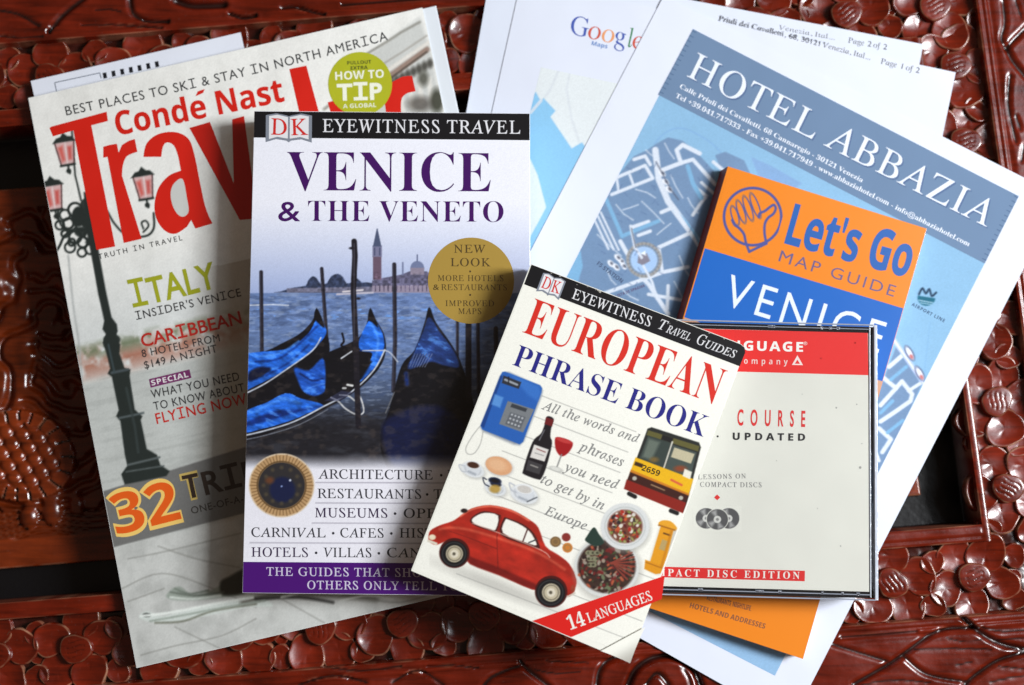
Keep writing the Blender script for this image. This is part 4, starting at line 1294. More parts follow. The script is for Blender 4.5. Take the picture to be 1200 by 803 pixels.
# folded map inside, spine slopes out on the left
L_ = (-.0026, -.0006)
slab('spine', [ow[0], (ow[0][0] + .001, ow[0][1] - .0002), (ow[3][0] + .001, ow[3][1]), ow[3]], ZP - .0003, z2 + .0003,
     mat('spine_brown', tuple(lin((120, 38, 26))), **FINISH['card']), mg, spread=[L_, (0, 0), (0, 0), L_], bevel=.0002)
slab('page_block', [tuple(np.array(q) + (w.mean(0)[:2] - q) * .01) for q in ow], ZP - .0003, z2 + .0003, pages_m, mg)
cov = slab('front_cover', ow, ZP, ZP - .0003, mat('cover_orange', tuple(lin((228, 128, 22))), **FINISH['glossy']), mg, bevel=.0001)
zt = ZP + LAY
shape('blue_panel', [(826, 291), (1058.5, 361.5), (1034, 447), (802, 372)], zt, (16, 96, 184), cov)
shape('tan_panel', [(802, 372), (1034, 447), (978, 640), (746, 560)], zt, (196, 150, 122), cov)
pr = Print([(852, 206), (925, 227), (902, 308), (829, 287)], zt, 1.9, (228, 128, 22))
VI = (74, 80, 146)
pr.ell(882, 254, 33.5, 33.5, VI, ring=3.2)
def hq(x, y): return (800 + x / 3.65, 180 + y / 3.65)
for fx, fy, tx, ty in ((205, 232, 226, 300), (228, 208, 256, 290), (256, 190, 288, 280), (286, 178, 320, 268)):
    cx, cy = hq((fx + tx) / 2 + 8, (fy + ty) / 2)
    L = math.hypot(tx - fx, ty - fy) / 3.65 / 2 + 2
    pr.ell(cx, cy, L * 1.08, 4.6, VI, ang=math.atan2(ty - fy, tx - fx)); pr.ell(cx, cy, L * 1.08 - 1.7, 2.9, (228, 128, 22), ang=math.atan2(ty - fy, tx - fx))
pr.stroke(smooth([hq(212, 285), hq(222, 305), hq(240, 318), hq(262, 345), hq(270, 380), hq(285, 420)], 4), 3.0, VI)
pr.stroke([hq(285, 420), hq(358, 385)], 3.0, VI)
pr.stroke(smooth([hq(358, 385), hq(350, 340), hq(352, 300), hq(366, 275), hq(388, 258), hq(398, 236), hq(390, 220), hq(372, 230), hq(352, 246), hq(330, 256), hq(326, 272)], 4), 3.0, VI)
pr.build('hand_emblem', cov, 'glossy', label='outlined fist with raised thumb inside a circle')
Q_ = dict(z=zt, parent=cov)
LB = (34, 92, 168)
text('title_lettering', "Let's Go", 'sansb', (919, 284.5), (1063, 325), 48, LB, weight=.012, **Q_)
text('series_name', 'MAP GUIDE', 'sans', (912, 306), (1047, 348), 13.2, (98, 88, 128), track=.12, weight=-.004, **Q_)
text('title_lettering', 'VENICE', 'sans', (846, 357), (1029, 414), 37, (222, 230, 242), z=zt + LAY, parent=cov, track=.12, weight=-.002)
text('cover_line', 'RESTAURANTS, NIGHTLIFE,', 'sansb', (828, 703), (880, 716), 6, (120, 74, 60), **Q_)
text('cover_line', 'HOTELS AND ADDRESSES', 'sansb', (808, 712), (896, 737), 6.2, (130, 82, 60), **Q_)

# ================================================================== COMPACT DISC CASE
ZC = 0.0322
CC = [(659, 371.5), (1027.5, 381.5), (1033, 708), (655, 693)]
w = unproj([q[0] for q in CC], [q[1] for q in CC], ZC)
cd = root('compact_disc_case', 'clear plastic compact disc case with a red and cream language course card', 'disc case', (w[:, 0].mean(), w[:, 1].mean(), ZP + .0003))


def clear_mat():
    m = bpy.data.materials.new('clear_plastic'); m.use_nodes = True
    nt = m.node_tree; nt.nodes.clear()
    out = nt.nodes.new('ShaderNodeOutputMaterial'); mx = nt.nodes.new('ShaderNodeMixShader'); fr = nt.nodes.new('ShaderNodeLayerWeight'); fr.inputs['Blend'].default_value = 0.5
    pw = nt.nodes.new('ShaderNodeMath'); pw.operation = 'POWER'; pw.inputs[1].default_value = 4.0
    ma = nt.nodes.new('ShaderNodeMath'); ma.operation = 'MULTIPLY_ADD'; ma.inputs[1].default_value = 0.7; ma.inputs[2].default_value = 0.03
    tr = nt.nodes.new('ShaderNodeBsdfTransparent'); tr.inputs['Color'].default_value = (.985, .985, .98, 1)
    gl = nt.nodes.new('ShaderNodeBsdfGlossy'); gl.inputs['Roughness'].default_value = .04
    nt.links.new(fr.outputs['Facing'], pw.inputs[0]); nt.links.new(pw.outputs[0], ma.inputs[0]); nt.links.new(ma.outputs[0], mx.inputs[0]); nt.links.new(tr.outputs[0], mx.inputs[1]); nt.links.new(gl.outputs[0], mx.inputs[2]); nt.links.new(mx.outputs[0], out.inputs['Surface'])
    return m


CLEAR = clear_mat()
RIM = mat('plastic_rim', tuple(lin((150, 156, 170))), rough=.12, spec=.6, coat=.5, bump=(500.0, .5, .0004))
TRAY = mat('dark_tray', tuple(lin((26, 27, 30))), rough=.22, spec=.5)
ow = [np.array(q[:2]) for q in w]
uu = (ow[1] - ow[0]) / np.linalg.norm(ow[1] - ow[0]); vv = (ow[3] - ow[0]) / np.linalg.norm(ow[3] - ow[0])
Wd = np.linalg.norm(ow[1] - ow[0]); Hd = np.linalg.norm(ow[3] - ow[0])
def cp(u, v): return tuple(ow[0] + uu * u + vv * v)
def cbox(name, u0, v0, u1, v1, za, zb_, m, par=cd, bevel=0, label=None):
    return slab(name, [cp(u0, v0), cp(u0, v1), cp(u1, v1), cp(u1, v0)], za, zb_, m, par, bevel=bevel, label=label)
m1 = .001
cbox('tray', .0016, .0042, Wd - .0026, Hd - .0042, ZC - .0026, ZP + .0012, TRAY)
cbox('case_base', .0002, .0002, Wd - .0002, Hd - .0002, ZP + .0012, ZP + .0003, CLEAR)
cbox('hinge_rail', .0008, .0006, Wd - .0008, .0040, ZC - .0020, ZC - .0180, TRAY, bevel=.0003)
cbox('hinge_rail', .0008, Hd - .0040, Wd - .0008, Hd - .0006, ZC - .0020, ZC - .0180, TRAY, bevel=.0003)
card = cbox('paper_insert', .0006, .0036, Wd - .0038, Hd - .0036, ZC - .0012, ZC - .0015, mat('card_cream', tuple(lin((213, 213, 205))), mottled=.05, mscale=30, **FINISH['card']), label='red and cream printed card')
cbox('lid', 0, 0, Wd, Hd, ZC, ZC - .0010, CLEAR, bevel=.0003)
cbox('side_wall', Wd - .0016, .0010, Wd - .0004, Hd - .001, ZC - .0012, ZP + .0014, RIM, bevel=.0002)
cbox('side_wall', .0002, .0010, .0006, Hd - .001, ZC - .0012, ZP + .0014, RIM)
# worn rim of the lid
LITE = mat('clear_edge', tuple(lin((196, 202, 214))), rough=.15, coat=.6, bump=(420.0, .8, .0005))
cbox('edge_wall', Wd - .0034, .0010, Wd - .0027, Hd - .0010, ZC - .0012, ZC - .0060, LITE, bevel=.0002)
cbox('edge_wall', .004, Hd - .0024, Wd - .003, Hd - .0019, ZC - .0012, ZC - .0019, RIM, bevel=.0001)
cbox('edge_wall', .004, .0016, Wd - .003, .0020, ZC - .0012, ZC - .0019, RIM, bevel=.0001)
cbox('lid_rim', Wd - .0013, -.0002, Wd + .0002, Hd + .0002, ZC + .0001, ZC - .0006, LITE, bevel=.00025)
cbox('lid_rim', 0, -.0004, Wd - .0012, .0002, ZC + .0001, ZC - .0010, RIM, bevel=.0001)
cbox('lid_rim', 0, Hd - .0002, Wd - .0012, Hd + .0004, ZC + .0001, ZC - .0010, RIM, bevel=.0001)
CLIP = mat('clip_plastic', tuple(lin((120, 124, 136))), rough=.12, coat=.5, bump=(700.0, 1.0, .0006))
for u, wd, e in ((.0960, .0045, 0), (.1205, .0018, 0), (.1246, .0020, 0), (.1281, .0022, 0), (.0905, .0050, 1), (.1010, .0022, 1), (.1300, .0016, 1), (.1208, .0014, 1), (.0640, .0030, 1), (.137, .0022, 1)):
    v = .0010 if e == 0 else Hd - .0031
    cbox('lid_tab', u, v, u + wd * .8, v + .0014, ZC - .0012, ZC - .0019, CLIP, bevel=.0002)
zt = ZC - .0012 + LAY
C_ = dict(z=zt + LAY, parent=card, finish='card')
def cshape(name, pts, rgb, dz=0): return shape(name, pts, zt + dz * LAY, rgb, card, 'card')
cshape('red_panel', [(661, 381.5), (1017.0, 390.3), (1017.6, 439.8), (660, 430)], (218, 24, 22))
text('title_lettering', 'LANGUAGE', 'sansb', (828, 409.5), (941, 412.2), 11.2, (232, 232, 228), track=.12, weight=.012, **C_)
text('registered_mark', '®', 'sans', (941.5, 404.5), (946, 404.6), 4, (232, 232, 228), **C_)
text('company_line', 'company', 'sansb', (864, 426.2), (923, 427.5), 7, (226, 200, 196), track=.42, weight=-.008, **C_)
cshape('triangle_emblem', [(928, 427.8), (934.5, 416.5), (941, 428)], (230, 214, 210), 1)
cshape('triangle_emblem', [(931.5, 426.4), (934.5, 421.5), (937.5, 426.5)], (218, 24, 22), 2)
text('course_line', 'COURSE', 'sans', (864, 498.2), (943.5, 500), 18.5, (206, 34, 34), track=.75, weight=.022, **C_)
text('course_line', 'UPDATED', 'sansb', (858.6, 515.4), (943.5, 516.6), 8.4, (24, 24, 28), track=.3, weight=.016, **C_)
cshape('full_stop', circle_pts(841, 511.5, 1.3, 10), (24, 24, 28))
text('small_line', 'LESSONS ON', 'serif', (818, 561.8), (874, 560.6), 5.6, (110, 110, 112), track=.12, **C_)
text('small_line', 'COMPACT DISCS', 'serif', (820.5, 570.6), (892.5, 571.2), 5.8, (110, 110, 112), track=.12, **C_)
cshape('red_diamond', [(840.4, 579.6), (844, 583), (840.4, 586.4), (836.8, 583)], (206, 34, 34))
pr = Print([(812, 593), (869, 593), (869, 623), (812, 623)], zt, 2.4, (213, 213, 205))
for cx, cy in ((827.7, 607.6), (854, 607.6), (840.7, 608.8)):
    pr.ell(cx, cy, 13.2, 12.8, (213, 213, 205)); pr.ell(cx, cy, 12.4, 12, (74, 74, 76))
    for t0 in (.9, 4.0, 2.2):
        pr.poly([(cx, cy), (cx + 11.5 * math.cos(t0), cy + 11.5 * math.sin(t0)), (cx + 11.5 * math.cos(t0 + .6), cy + 11.5 * math.sin(t0 + .6))], (150, 150, 150), soft=1.6)
    pr.ell(cx, cy, 4.4, 4.2, (196, 196, 192)); pr.ell(cx, cy, 1.8, 1.7, (120, 120, 120))
pr.build('disc_picture', card, 'card')
cshape('red_strip', [(700, 662), (943.3, 669), (943, 681.3), (699, 674.5)], (206, 26, 26))
text('strip_lettering', 'COMPACT DISC EDITION', 'serifb', (747, 674.4), (937, 678.6), 8.2, (226, 222, 216), track=.22, **C_)
for x, y, r_ in ((962, 420, .7), (1002, 402, .8), (958, 596, .7), (985, 640, .9), (910, 540, .6), (940, 462, .6), (1010, 520, .7), (980, 478, 1.1), (1004, 474, .8), (1008, 548, 1.6)):
    cshape('speck', circle_pts(x, y, r_, 10), (150, 150, 146))

# ================================================================== PHRASE BOOK
ZB = 0.0475
BC = [(622, 309), (875, 405.5), (737.5, 776.5), (481.5, 669)]
w = unproj([q[0] for q in BC], [q[1] for q in BC], ZB)
pb = root('phrase_book', 'small white phrase book with a printed red car, lying slanted on top of everything', 'book', (w[:, 0].mean(), w[:, 1].mean(), ZC + .0002))
ow = rounded([tuple(q[:2]) for q in w], [.0006, .004, .0004, .0005])
ctr = w.mean(0)[:2]
inn = rounded([tuple(np.array(q[:2]) + (ctr - q[:2]) * .010) for q in w], [.0005, .0038, .0005, .0005])
slab('page_block', inn, ZB - .0004, ZC + .0006, pages_m, pb)
slab('back_cover', ow, ZC + .0006, ZC + .0002, mat('cover_cream', tuple(lin((235, 234, 224))), **FINISH['glossy']), pb)
q0, q3 = w[0][:2], w[3][:2]
sd = (w[1][:2] - w[0][:2]); sd = sd / np.linalg.norm(sd) * .0009
slab('spine', [tuple(q0), tuple(q0 + sd), tuple(q3 + sd), tuple(q3)], ZB - .0004, ZC + .0006, mat('cover_cream'), pb)
cov = slab('front_cover', ow, ZB, ZB - .0004, mat('cover_cream'), pb, bevel=.00012)
# inner pages peeping at the lower right corner, curled up
WH = (237, 236, 226)
pr = Print([(613.2, 335.5), (863.3, 432.5), (738.6, 768.5), (484, 667.2)], ZB + LAY, 1.32, WH)
X, Y = pr.X, pr.Y
ux, uy = .934, .357; nx_, ny_ = -.362, .932
for k in range(-0, 12):
    c = (635 + nx_ * 25.6 * k, 464 + ny_ * 25.6 * k)
    s0 = -2 if k < 2 else -30 + 9 * (k > 2)
    e = 118 if k < 6 else (205 if k < 10 else 215)
    s0 = {0: 0, 1: 0, 2: -2, 3: -20, 4: -18, 5: -18}.get(k, -18)
    pr.stroke([(c[0] + ux * s0, c[1] + uy * s0), (c[0] + ux * e, c[1] + uy * e)], .8, (150, 150, 146), alpha=.85)
# telephone
PH = (38, 92, 172)
pr.poly([(586, 441), (591, 437), (596, 436), (633, 453), (636, 458), (634, 466), (614, 517), (609, 522), (602, 521), (566, 506), (563, 501), (566, 494)], (70, 84, 108), soft=1.8, alpha=.6)
pr.poly([(586.5, 440), (588.5, 436), (592, 435.5), (633, 451.5), (635.5, 455), (634.5, 460), (613, 518), (609, 521), (565, 503.5), (563, 499)], PH)
pr.poly([(563, 499), (586.5, 440), (589, 441), (567, 502)], (24, 62, 130))
pr.poly([(597, 438), (632, 453), (634, 460), (630, 470), (620, 464)], (58, 116, 196), soft=2, alpha=.7)
pr.poly([(590, 440), (611, 448), (608, 456), (588, 449)], (44, 46, 54)); pr.stroke([(592, 445), (606, 451)], 2.5, (150, 156, 164)); pr.stroke([(596, 442), (596, 449)], 1.2, (20, 20, 26))
pr.poly([(595, 470), (626, 480), (613, 507), (585, 497)], (116, 120, 124)); pr.poly([(600, 473), (618, 479), (616, 483), (598, 477)], (54, 58, 64))
pr.poly([(598, 483), (616, 489), (610, 503), (592, 497)], (92, 96, 102))
for i in range(4):
    for j in range(3):
        pr.ell(600 + i * 4 - j * 2, 486 + i * 1.4 + j * 4.6, 1.2, 1.2, (176, 180, 184))
pr.poly([(580, 462), (590, 466), (586, 478), (576, 474)], (84, 140, 206), soft=1.2)
pr.stroke(smooth([(562, 500), (553, 512), (546, 525), (548, 532), (556, 531), (563, 520), (566, 506)], 5), 1, (168, 168, 162))
# bottle and glass
pr.poly(smooth([(641, 488), (649, 491), (646, 502), (645, 512), (647, 520), (641, 545), (635, 560), (630, 562), (614, 556), (613, 551), (620, 528), (626, 515), (634, 508), (638, 498)], 3, True), (28, 24, 28))
pr.poly([(640, 489), (649, 492), (647, 500), (638, 497)], (104, 26, 28)); pr.poly([(626, 521), (643, 527), (638, 541), (621, 536)], (214, 210, 204)); pr.poly([(619, 539), (636, 545), (632, 556), (616, 551)], (60, 58, 60))
pr.stroke([(629, 526), (639, 530)], 1, (120, 60, 60)); pr.stroke([(627, 531), (637, 534)], .8, (130, 130, 130)); pr.stroke([(622, 545), (630, 548)], 1.4, (150, 146, 140)); pr.stroke([(638, 504), (632, 516)], 1.2, (110, 110, 116))
pr.poly(smooth([(651, 513), (662, 514), (671, 519), (669, 527), (662, 534), (656, 534), (651, 526)], 4, True), (156, 22, 26)); pr.ell(661, 516.5, 9.8, 2.4, (186, 56, 54), ang=.3)
pr.stroke([(658, 533), (652, 549)], 1.6, (130, 130, 128)); pr.ell(651.5, 550, 8.5, 3, (182, 182, 176), ang=.3); pr.ell(651.5, 549.6, 6.5, 2, (214, 214, 206), ang=.3)
# cups
def cup(cx, cy, r, cof, inner=.62, sau=1.0):
    pr.ell(cx + 1, cy + 4, r * 1.5 * sau, r * sau * .95, (160, 160, 158), ang=.35, soft=2, alpha=.6)
    pr.ell(cx, cy + 2.5, r * 1.45 * sau, r * .9 * sau, (216, 219, 220), ang=.35); pr.ell(cx, cy + 2.5, r * 1.1 * sau, r * .66 * sau, (188, 192, 196), ang=.35)
    pr.poly(smooth([(cx - r * .8, cy - r * .5), (cx + r * .95, cy - r * .25), (cx + r * .75, cy + r * .75), (cx, cy + r * 1.05), (cx - r * .65, cy + r * .55)], 3, True), (206, 210, 214))
    pr.stroke([(cx - r * .5, cy + r * .5), (cx + r * .3, cy + r * .85)], 2, (150, 156, 164), soft=1.4)
    pr.ell(cx + .5, cy - r * .35, r * .92, r * .5, (226, 228, 228), ang=.2); pr.ell(cx + .5, cy - r * .3, r * .74, r * .38, cof, ang=.2)
pr.ell(585, 547, 17, 11.5, (196, 194, 190), ang=.3, soft=1.5); pr.ell(584.5, 546, 16, 10.5, (214, 160, 118), ang=.3); pr.ell(583, 545, 11, 6.5, (222, 176, 136), ang=.3, soft=2)
cup(554, 548, 9.5, (66, 38, 26)); cup(580.5, 570, 9, (30, 34, 50)); cup(614, 577, 11.5, (196, 192, 186))
pr.ell(580, 573, 6.5, 5, (176, 140, 60), alpha=.9, soft=1.4); pr.ell(580, 563.5, 7.8, 4, (26, 34, 60), ang=.2); pr.ell(580, 563.5, 5, 2.4, (20, 18, 24), ang=.2)
pr.stroke(smooth([(570, 562), (566, 560), (568, 567), (573, 570)], 4), 1.4, (40, 44, 60)); pr.stroke(smooth([(544, 546), (538, 545), (541, 552), (547, 553)], 4), 1.4, (186, 190, 196)); pr.stroke(smooth([(603, 569), (597, 566), (599, 574), (605, 577)], 4), 1.6, (180, 184, 190)); pr.stroke([(618, 588), (629, 583)], 1.6, (96, 100, 106))
# the red car
def kq(x, y): return (470 + x / 2.869, 500 + y / 2.869)
CR = (166, 38, 26)
pr.ell(*kq(330, 540), 72, 8, (150, 148, 142), ang=.38, soft=5, alpha=.45)
pr.poly(smooth([kq(*q) for q in ((92, 372), (98, 350), (130, 332), (172, 318), (200, 300), (238, 275), (300, 264), (372, 280), (430, 312), (462, 340), (486, 402), (530, 432), (566, 462), (590, 512), (584, 548), (566, 572), (545, 560), (470, 545), (440, 548), (330, 500), (232, 462), (222, 440), (170, 384), (120, 398), (96, 388))], 3, True), CR, soft=.7)
pr.poly(smooth([kq(*q) for q in ((225, 430), (232, 462), (330, 500), (440, 546), (452, 530), (340, 478), (240, 440))], 3, True), (112, 22, 18), soft=1.5)
pr.stroke(smooth([kq(200, 302), kq(238, 279), kq(300, 268), kq(372, 284), kq(430, 316)], 4), 1.6, (222, 110, 84), soft=1)
pr.stroke(smooth([kq(130, 345), kq(180, 340), kq(260, 355), kq(400, 400), kq(480, 435), kq(550, 480)], 4), 2.4, (204, 82, 60), soft=1.6)
pr.poly(smooth([kq(*q) for q in ((232, 318), (244, 300), (280, 284), (330, 296), (334, 306), (322, 352), (300, 350), (250, 334))], 3, True), (70, 26, 24)); pr.poly(smooth([kq(*q) for q in ((238, 316), (250, 302), (282, 290), (326, 300), (318, 346), (298, 344), (254, 330))], 3, True), WH)
pr.poly(smooth([kq(*q) for q in ((344, 310), (360, 308), (410, 328), (446, 358), (466, 402), (460, 410), (420, 398), (335, 364))], 3, True), (70, 26, 24)); pr.poly(smooth([kq(*q) for q in ((350, 315), (364, 314), (408, 334), (438, 360), (456, 398), (420, 390), (343, 358))], 3, True), WH)
pr.stroke([kq(425, 345), kq(408, 390)], 1.6, (70, 30, 28)); pr.stroke([kq(446, 366), kq(462, 400)], 2, (70, 30, 28)); pr.stroke([kq(430, 390), kq(455, 380)], 1.6, (60, 60, 64))
pr.stroke([kq(338, 305), kq(322, 370), kq(326, 480)], .9, (96, 22, 18), alpha=.8); pr.stroke(smooth([kq(240, 325), kq(330, 358), kq(470, 415), kq(500, 440)], 4), .9, (226, 190, 176), alpha=.9)
pr.stroke([kq(165, 352), kq(230, 375), kq(320, 410)], .9, (90, 20, 18), alpha=.6)
pr.ell(*kq(105, 372), 4, 3.2, (226, 214, 186)); pr.stroke([kq(92, 384), kq(118, 394)], 3, (214, 206, 188)); pr.ell(*kq(212, 283), 4, 2.6, (40, 26, 26)); pr.ell(*kq(578, 545), 2.6, 4.5, (150, 60, 40)); pr.stroke([kq(560, 572), kq(584, 560)], 2, (198, 190, 176))
for cx, cy, r_ in ((178, 428, 46), (503, 558, 49)):
    x, y = kq(cx, cy); r_ /= 2.869
    pr.ell(x + .5, y - 1, r_ * 1.12, r_ * 1.1, (70, 18, 16)); pr.ell(x, y, r_, r_ * .96, (22, 22, 24)); pr.ell(x + .5, y, r_ * .62, r_ * .62, (188, 178, 152)); pr.ell(x + .5, y, r_ * .5, r_ * .5, (120, 112, 96), ring=1.4)
    pr.ell(x + .5, y, r_ * .3, r_ * .3, (214, 206, 186)); pr.ell(x, y, r_ * .12, r_ * .12, (90, 84, 70)); pr.ell(x, y, r_ * .84, r_ * .82, (60, 60, 62), ring=.8)
Cc = pr.C
redm = (Cc[..., 0] > Cc[..., 1] + 80) & (pr.Y > 590)
pr.mul(np.where(redm, .80 + .42 * fbm(pr.X * .5 + pr.Y * .2, pr.Y - pr.X * .38, 9, 3), 1.0))
# coins, plates
pr.ell(651, 635, 6.5, 6.2, (124, 96, 62)); pr.ell(663.5, 629.7, 5.2, 5, (132, 46, 40)); pr.ell(665, 642, 6, 5.8, (196, 120, 50))
for cx, cy in ((651, 635), (665, 642)): pr.ell(cx, cy, 3.6, 3.4, (150, 116, 70), ring=1)
rnd2 = random.Random(5)
pr.ell(712, 668, 40, 38, (150, 148, 142), soft=4, alpha=.5); pr.ell(711, 665, 38, 35, (206, 208, 204)); pr.ell(711, 664, 34, 31, (58, 40, 34), soft=1.5)
pal = [(60, 44, 36), (112, 34, 28), (64, 76, 44), (150, 134, 118), (40, 28, 26), (52, 36, 30), (44, 30, 28), (168, 84, 56), (104, 112, 84), (150, 140, 126), (110, 34, 34)]
for k in range(240):
    t = rnd2.uniform(0, 6.28); r_ = math.sqrt(rnd2.random())
    pr.ell(711 + 32 * r_ * math.cos(t), 665 + 29 * r_ * math.sin(t), rnd2.uniform(1.2, 3.8), rnd2.uniform(1, 2.2), rnd2.choice(pal), ang=rnd2.uniform(0, 3))
for k in range(8):
    pr.ell(690 + 5 * (k % 3) + rnd2.uniform(-2, 2), 648 + 7 * (k // 3), 3.6, 3, (126, 124, 98)); pr.ell(690 + 5 * (k % 3), 648 + 7 * (k // 3), 1.6, 1.4, (60, 60, 46))
for k in range(7):
    a_ = -.5 + k * .22
    pr.stroke([(716, 660), (716 + 28 * math.cos(a_), 660 + 26 * math.sin(a_))], 1.8, (134, 58, 46)); pr.stroke([(718, 662), (716 + 28 * math.cos(a_ + .1), 660 + 26 * math.sin(a_ + .1))], 1.0, (52, 30, 28))
pr.poly(smooth([(696, 618), (702, 626), (708, 636), (698, 640), (686, 634), (688, 628)], 4, True), (36, 56, 48))
pr.ell(734, 620, 29, 28, (150, 150, 144), soft=3, alpha=.5); pr.ell(732.5, 617, 28.5, 27.5, (210, 212, 210)); pr.ell(732.5, 617, 23.5, 22.5, (186, 190, 188), ring=1.5); pr.ell(732.5, 617, 20.5, 19.5, (110, 62, 46), soft=1.4)
pal2 = [(164, 40, 30), (206, 200, 190), (46, 36, 38), (120, 132, 66), (186, 84, 48), (88, 30, 30), (214, 208, 196), (150, 150, 90)]
for k in range(110):
    t = rnd2.uniform(0, 6.28); r_ = math.sqrt(rnd2.random())
    pr.ell(732.5 + 19 * r_ * math.cos(t), 617 + 18 * r_ * math.sin(t), rnd2.uniform(1.2, 3), rnd2.uniform(1, 2.2), rnd2.choice(pal2), ang=rnd2.uniform(0, 3))
# bus
def bq(u, v):
    a, b, c, d = map(np.array, ((757.5, 502), (822, 522), (803, 601), (731, 573)))
    return tuple((a * (1 - u) + b * u) * (1 - v) + (d * (1 - u) + c * u) * v)
pr.poly([bq(.02, 0), bq(.08, -.04), bq(.95, -.03), bq(1.0, .03), bq(.99, 1), bq(.02, 1)], (36, 38, 36)); pr.poly([bq(.04, .02), bq(.97, .02), bq(.97, .1), bq(.04, .1)], (92, 88, 46)); pr.poly([bq(.3, .02), bq(.5, .02), bq(.5, .1), bq(.3, .1)], (26, 26, 26))
pr.poly([bq(.07, .1), bq(.48, .1), bq(.47, .5), bq(.06, .5)], (52, 62, 58)); pr.poly([bq(.52, .12), bq(.95, .12), bq(.95, .52), bq(.51, .5)], (66, 76, 72)); pr.poly([bq(.56, .15), bq(.92, .15), bq(.9, .3), bq(.55, .3)], (186, 178, 148))
pr.stroke([bq(.5, .08), bq(.49, .52)], 1.8, (206, 204, 190)); pr.poly([bq(.1, .14), bq(.3, .14), bq(.26, .44), bq(.1, .44)], (96, 106, 96), soft=2); pr.ell(*bq(.75, .42), 7, 3.5, (130, 66, 40), soft=1.6); pr.ell(*bq(.3, .42), 5, 3, (110, 90, 50), soft=1.6)
pr.poly([bq(.0, .48), bq(1, .5), bq(.99, .74), bq(0, .72)], (226, 174, 22)); pr.poly([bq(.82, .4), bq(.95, .41), bq(.95, .52), bq(.82, .51)], (226, 222, 206)); pr.poly([bq(.02, .54), bq(.16, .54), bq(.16, .6), bq(.02, .6)], (60, 40, 20)); pr.stroke([bq(.66, .62), bq(.84, .64)], 2.6, (206, 90, 60), soft=.8); pr.poly([bq(0, .68), bq(.99, .72), bq(.99, .76), bq(0, .73)], (196, 120, 30))
pr.poly([bq(0, .72), bq(.99, .75), bq(.98, .86), bq(0, .86)], (58, 26, 20)); pr.poly([bq(-.01, .85), bq(.98, .86), bq(.97, 1.02), bq(0, 1.0)], (132, 30, 20)); pr.ell(*bq(.1, .79), 2.6, 2.4, (176, 172, 160)); pr.ell(*bq(.88, .82), 2.6, 2.4, (176, 172, 160)); pr.stroke([bq(.38, .79), bq(.6, .8)], 1.4, (150, 120, 90)); pr.stroke([bq(.1, 1.04), bq(.2, 1.05)], 5, (26, 24, 24)); pr.stroke([bq(.78, 1.05), bq(.88, 1.05)], 5, (26, 24, 24))
# post box
pr.poly([(775, 614), (795, 621), (780, 672), (770, 673), (759, 668)], (150, 146, 136), soft=3, alpha=.5)
pr.poly([(775, 614), (790, 619), (778, 667), (761, 661)], (218, 148, 28)); pr.poly([(756, 656), (780, 664), (776, 672), (768, 673), (755, 667)], (214, 142, 24)); pr.poly(smooth([(772, 615), (776, 610), (786, 611), (793, 618), (791, 621)], 3, True), (222, 156, 40)); pr.stroke([(772, 615.5), (791, 621.5)], 1.8, (160, 98, 20)); pr.stroke([(778, 625), (785, 627.5)], 2, (96, 60, 20)); pr.poly([(776, 632), (783, 634.5), (779, 646), (772, 643.5)], (176, 150, 96)); pr.stroke([(787, 622), (775, 664)], 2, (186, 116, 20), soft=1.4); pr.stroke([(757, 659), (779, 667)], 1.3, (170, 104, 18))
pr.build('cover_picture', cov, 'glossy')
zt = ZB + 2 * LAY
H_ = dict(z=zt, parent=cov)
shape('title_band', [(623, 310.2), (868, 403.6), (872.5, 407.5), (873.4, 413), (866.9, 429.4), (614.2, 333.2)], ZB + 2 * LAY - LAY * .4, (16, 16, 20), cov)
wr = random.Random(4)
for k in range(16):
    t = wr.uniform(.05, .97); dd = wr.choice([0.4, 0.6, 1.0, 3.0, 9.0]) * wr.uniform(.6, 1)
    x = 623 + 245 * t - .36 * dd; y = 310.2 + 93.4 * t + .93 * dd; q = wr.uniform(.5, 1.6)
    shape('worn_spot', [(x, y), (x + 1.5 * q, y + .5 * q), (x + 1.1 * q, y + 1.2 * q), (x - .2 * q, y + .7 * q)], zt, (150, 148, 144), cov)
shape('worn_spot', [(699, 339.3), (705, 341.6), (703.5, 343.6), (701.2, 342.0)], zt, (176, 172, 160), cov)
dk_logo(cov, 646, 335, 28.5, 25, .365, zt)
text('series_name', 'EYEWITNESS', 'serif', (669.6, 349.5), (761, 383), 12, (226, 226, 228), track=.04, weight=.004, **H_)
text('series_name', 'T', 'italic', (771, 385), (780, 388.3), 12, (220, 220, 222), weight=.004, **H_)
text('series_name', 'RAVEL', 'italic', (780, 389.2), (808, 399.7), 9.2, (220, 220, 222), weight=.006, **H_)
text('series_name', 'G', 'italic', (815.5, 402.5), (825, 406), 12, (220, 220, 222), weight=.004, **H_)
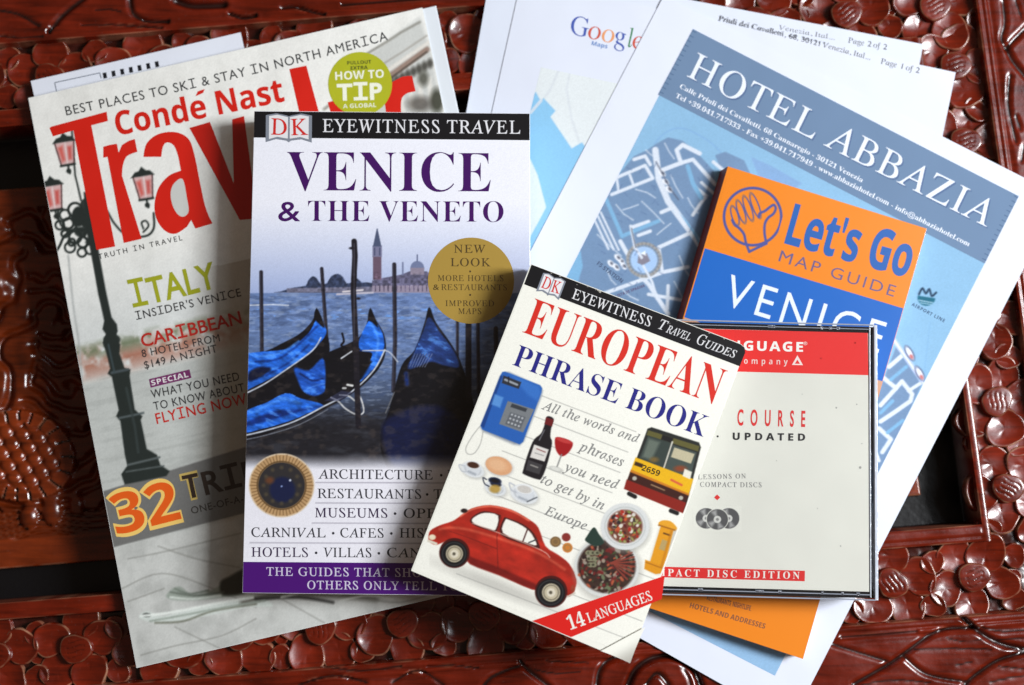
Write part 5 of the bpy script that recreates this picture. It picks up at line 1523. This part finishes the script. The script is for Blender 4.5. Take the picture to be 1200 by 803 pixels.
text('series_name', 'UIDES', 'italic', (826, 407), (861, 420), 9.2, (220, 220, 222), weight=.006, **H_)
text('title_lettering', 'EUROPEAN', 'serifb', (612, 389.5), (838, 474.5), 42.5, (208, 44, 32), weight=-.006, **H_)
text('title_lettering', 'PHRASE BOOK', 'serifb', (600, 427.5), (824, 512.5), 25, (36, 36, 124), weight=-.006, **H_)
GR = (138, 138, 136)
for s, a, b in (('All the words and', (634, 479), (747, 519.5)), ('phrases', (677, 527), (729, 547)), ('you need', (660, 551), (723, 574)), ('to get by in', (633, 565.5), (706, 598)), ('Europe', (637, 602.5), (686, 621.5))):
    text('cover_line', s, 'italic', a, b, 11, GR, track=.05, weight=.014, **H_)
text('bus_number', '2659', 'sansb', (751.5, 551), (772, 558.5), 7, (40, 34, 20), **H_)
rb = shape('red_strip', [(623.5, 727.8), (779, 674.7), (775.5, 702), (669.5, 746.8)], zt, (212, 30, 24), cov)
text('strip_lettering', '14', 'serifb', (668, 738.5), (687, 732), 16, (232, 232, 224), z=zt + LAY, parent=cov)
text('strip_lettering', 'LANGUAGES', 'serif', (690, 730), (765, 702.8), 11.5, (232, 232, 224), z=zt + LAY, parent=cov, weight=.008)


def curl():
    """lower right corner of the cover turned up"""
    A = unproj([712, 752, 737.5], [766, 748, 776], ZB + 3 * LAY)
    n = 8; V = []; Fc = []
    A = unproj([704, 756, 737.5], [763, 735, 776], ZB + 3 * LAY + .0012)
    p0, p1, tip = A
    for i in range(n + 1):
        t = i / n
        a = p0 * (1 - t) + tip * t; b = p1 * (1 - t) + tip * t
        for j in range(7):
            s = j / 6
            q = a * (1 - s) + b * s
            q = q + np.array([0, 0, .0050 * t ** 2.2 - .0012 * math.sin(math.pi * t)])
            V.append(q)
    for i in range(n):
        for j in range(6):
            k = i * 7 + j
            Fc.append((k, k + 7, k + 8, k + 1))
    o = mesh_np('turned_corner', np.array(V), np.array(Fc), mat('cover_cream'), cov, smooth_sh=True, label='lifted dog-eared corner')
    return o


curl()

# ================================================================== build the lettering last
build_texts()
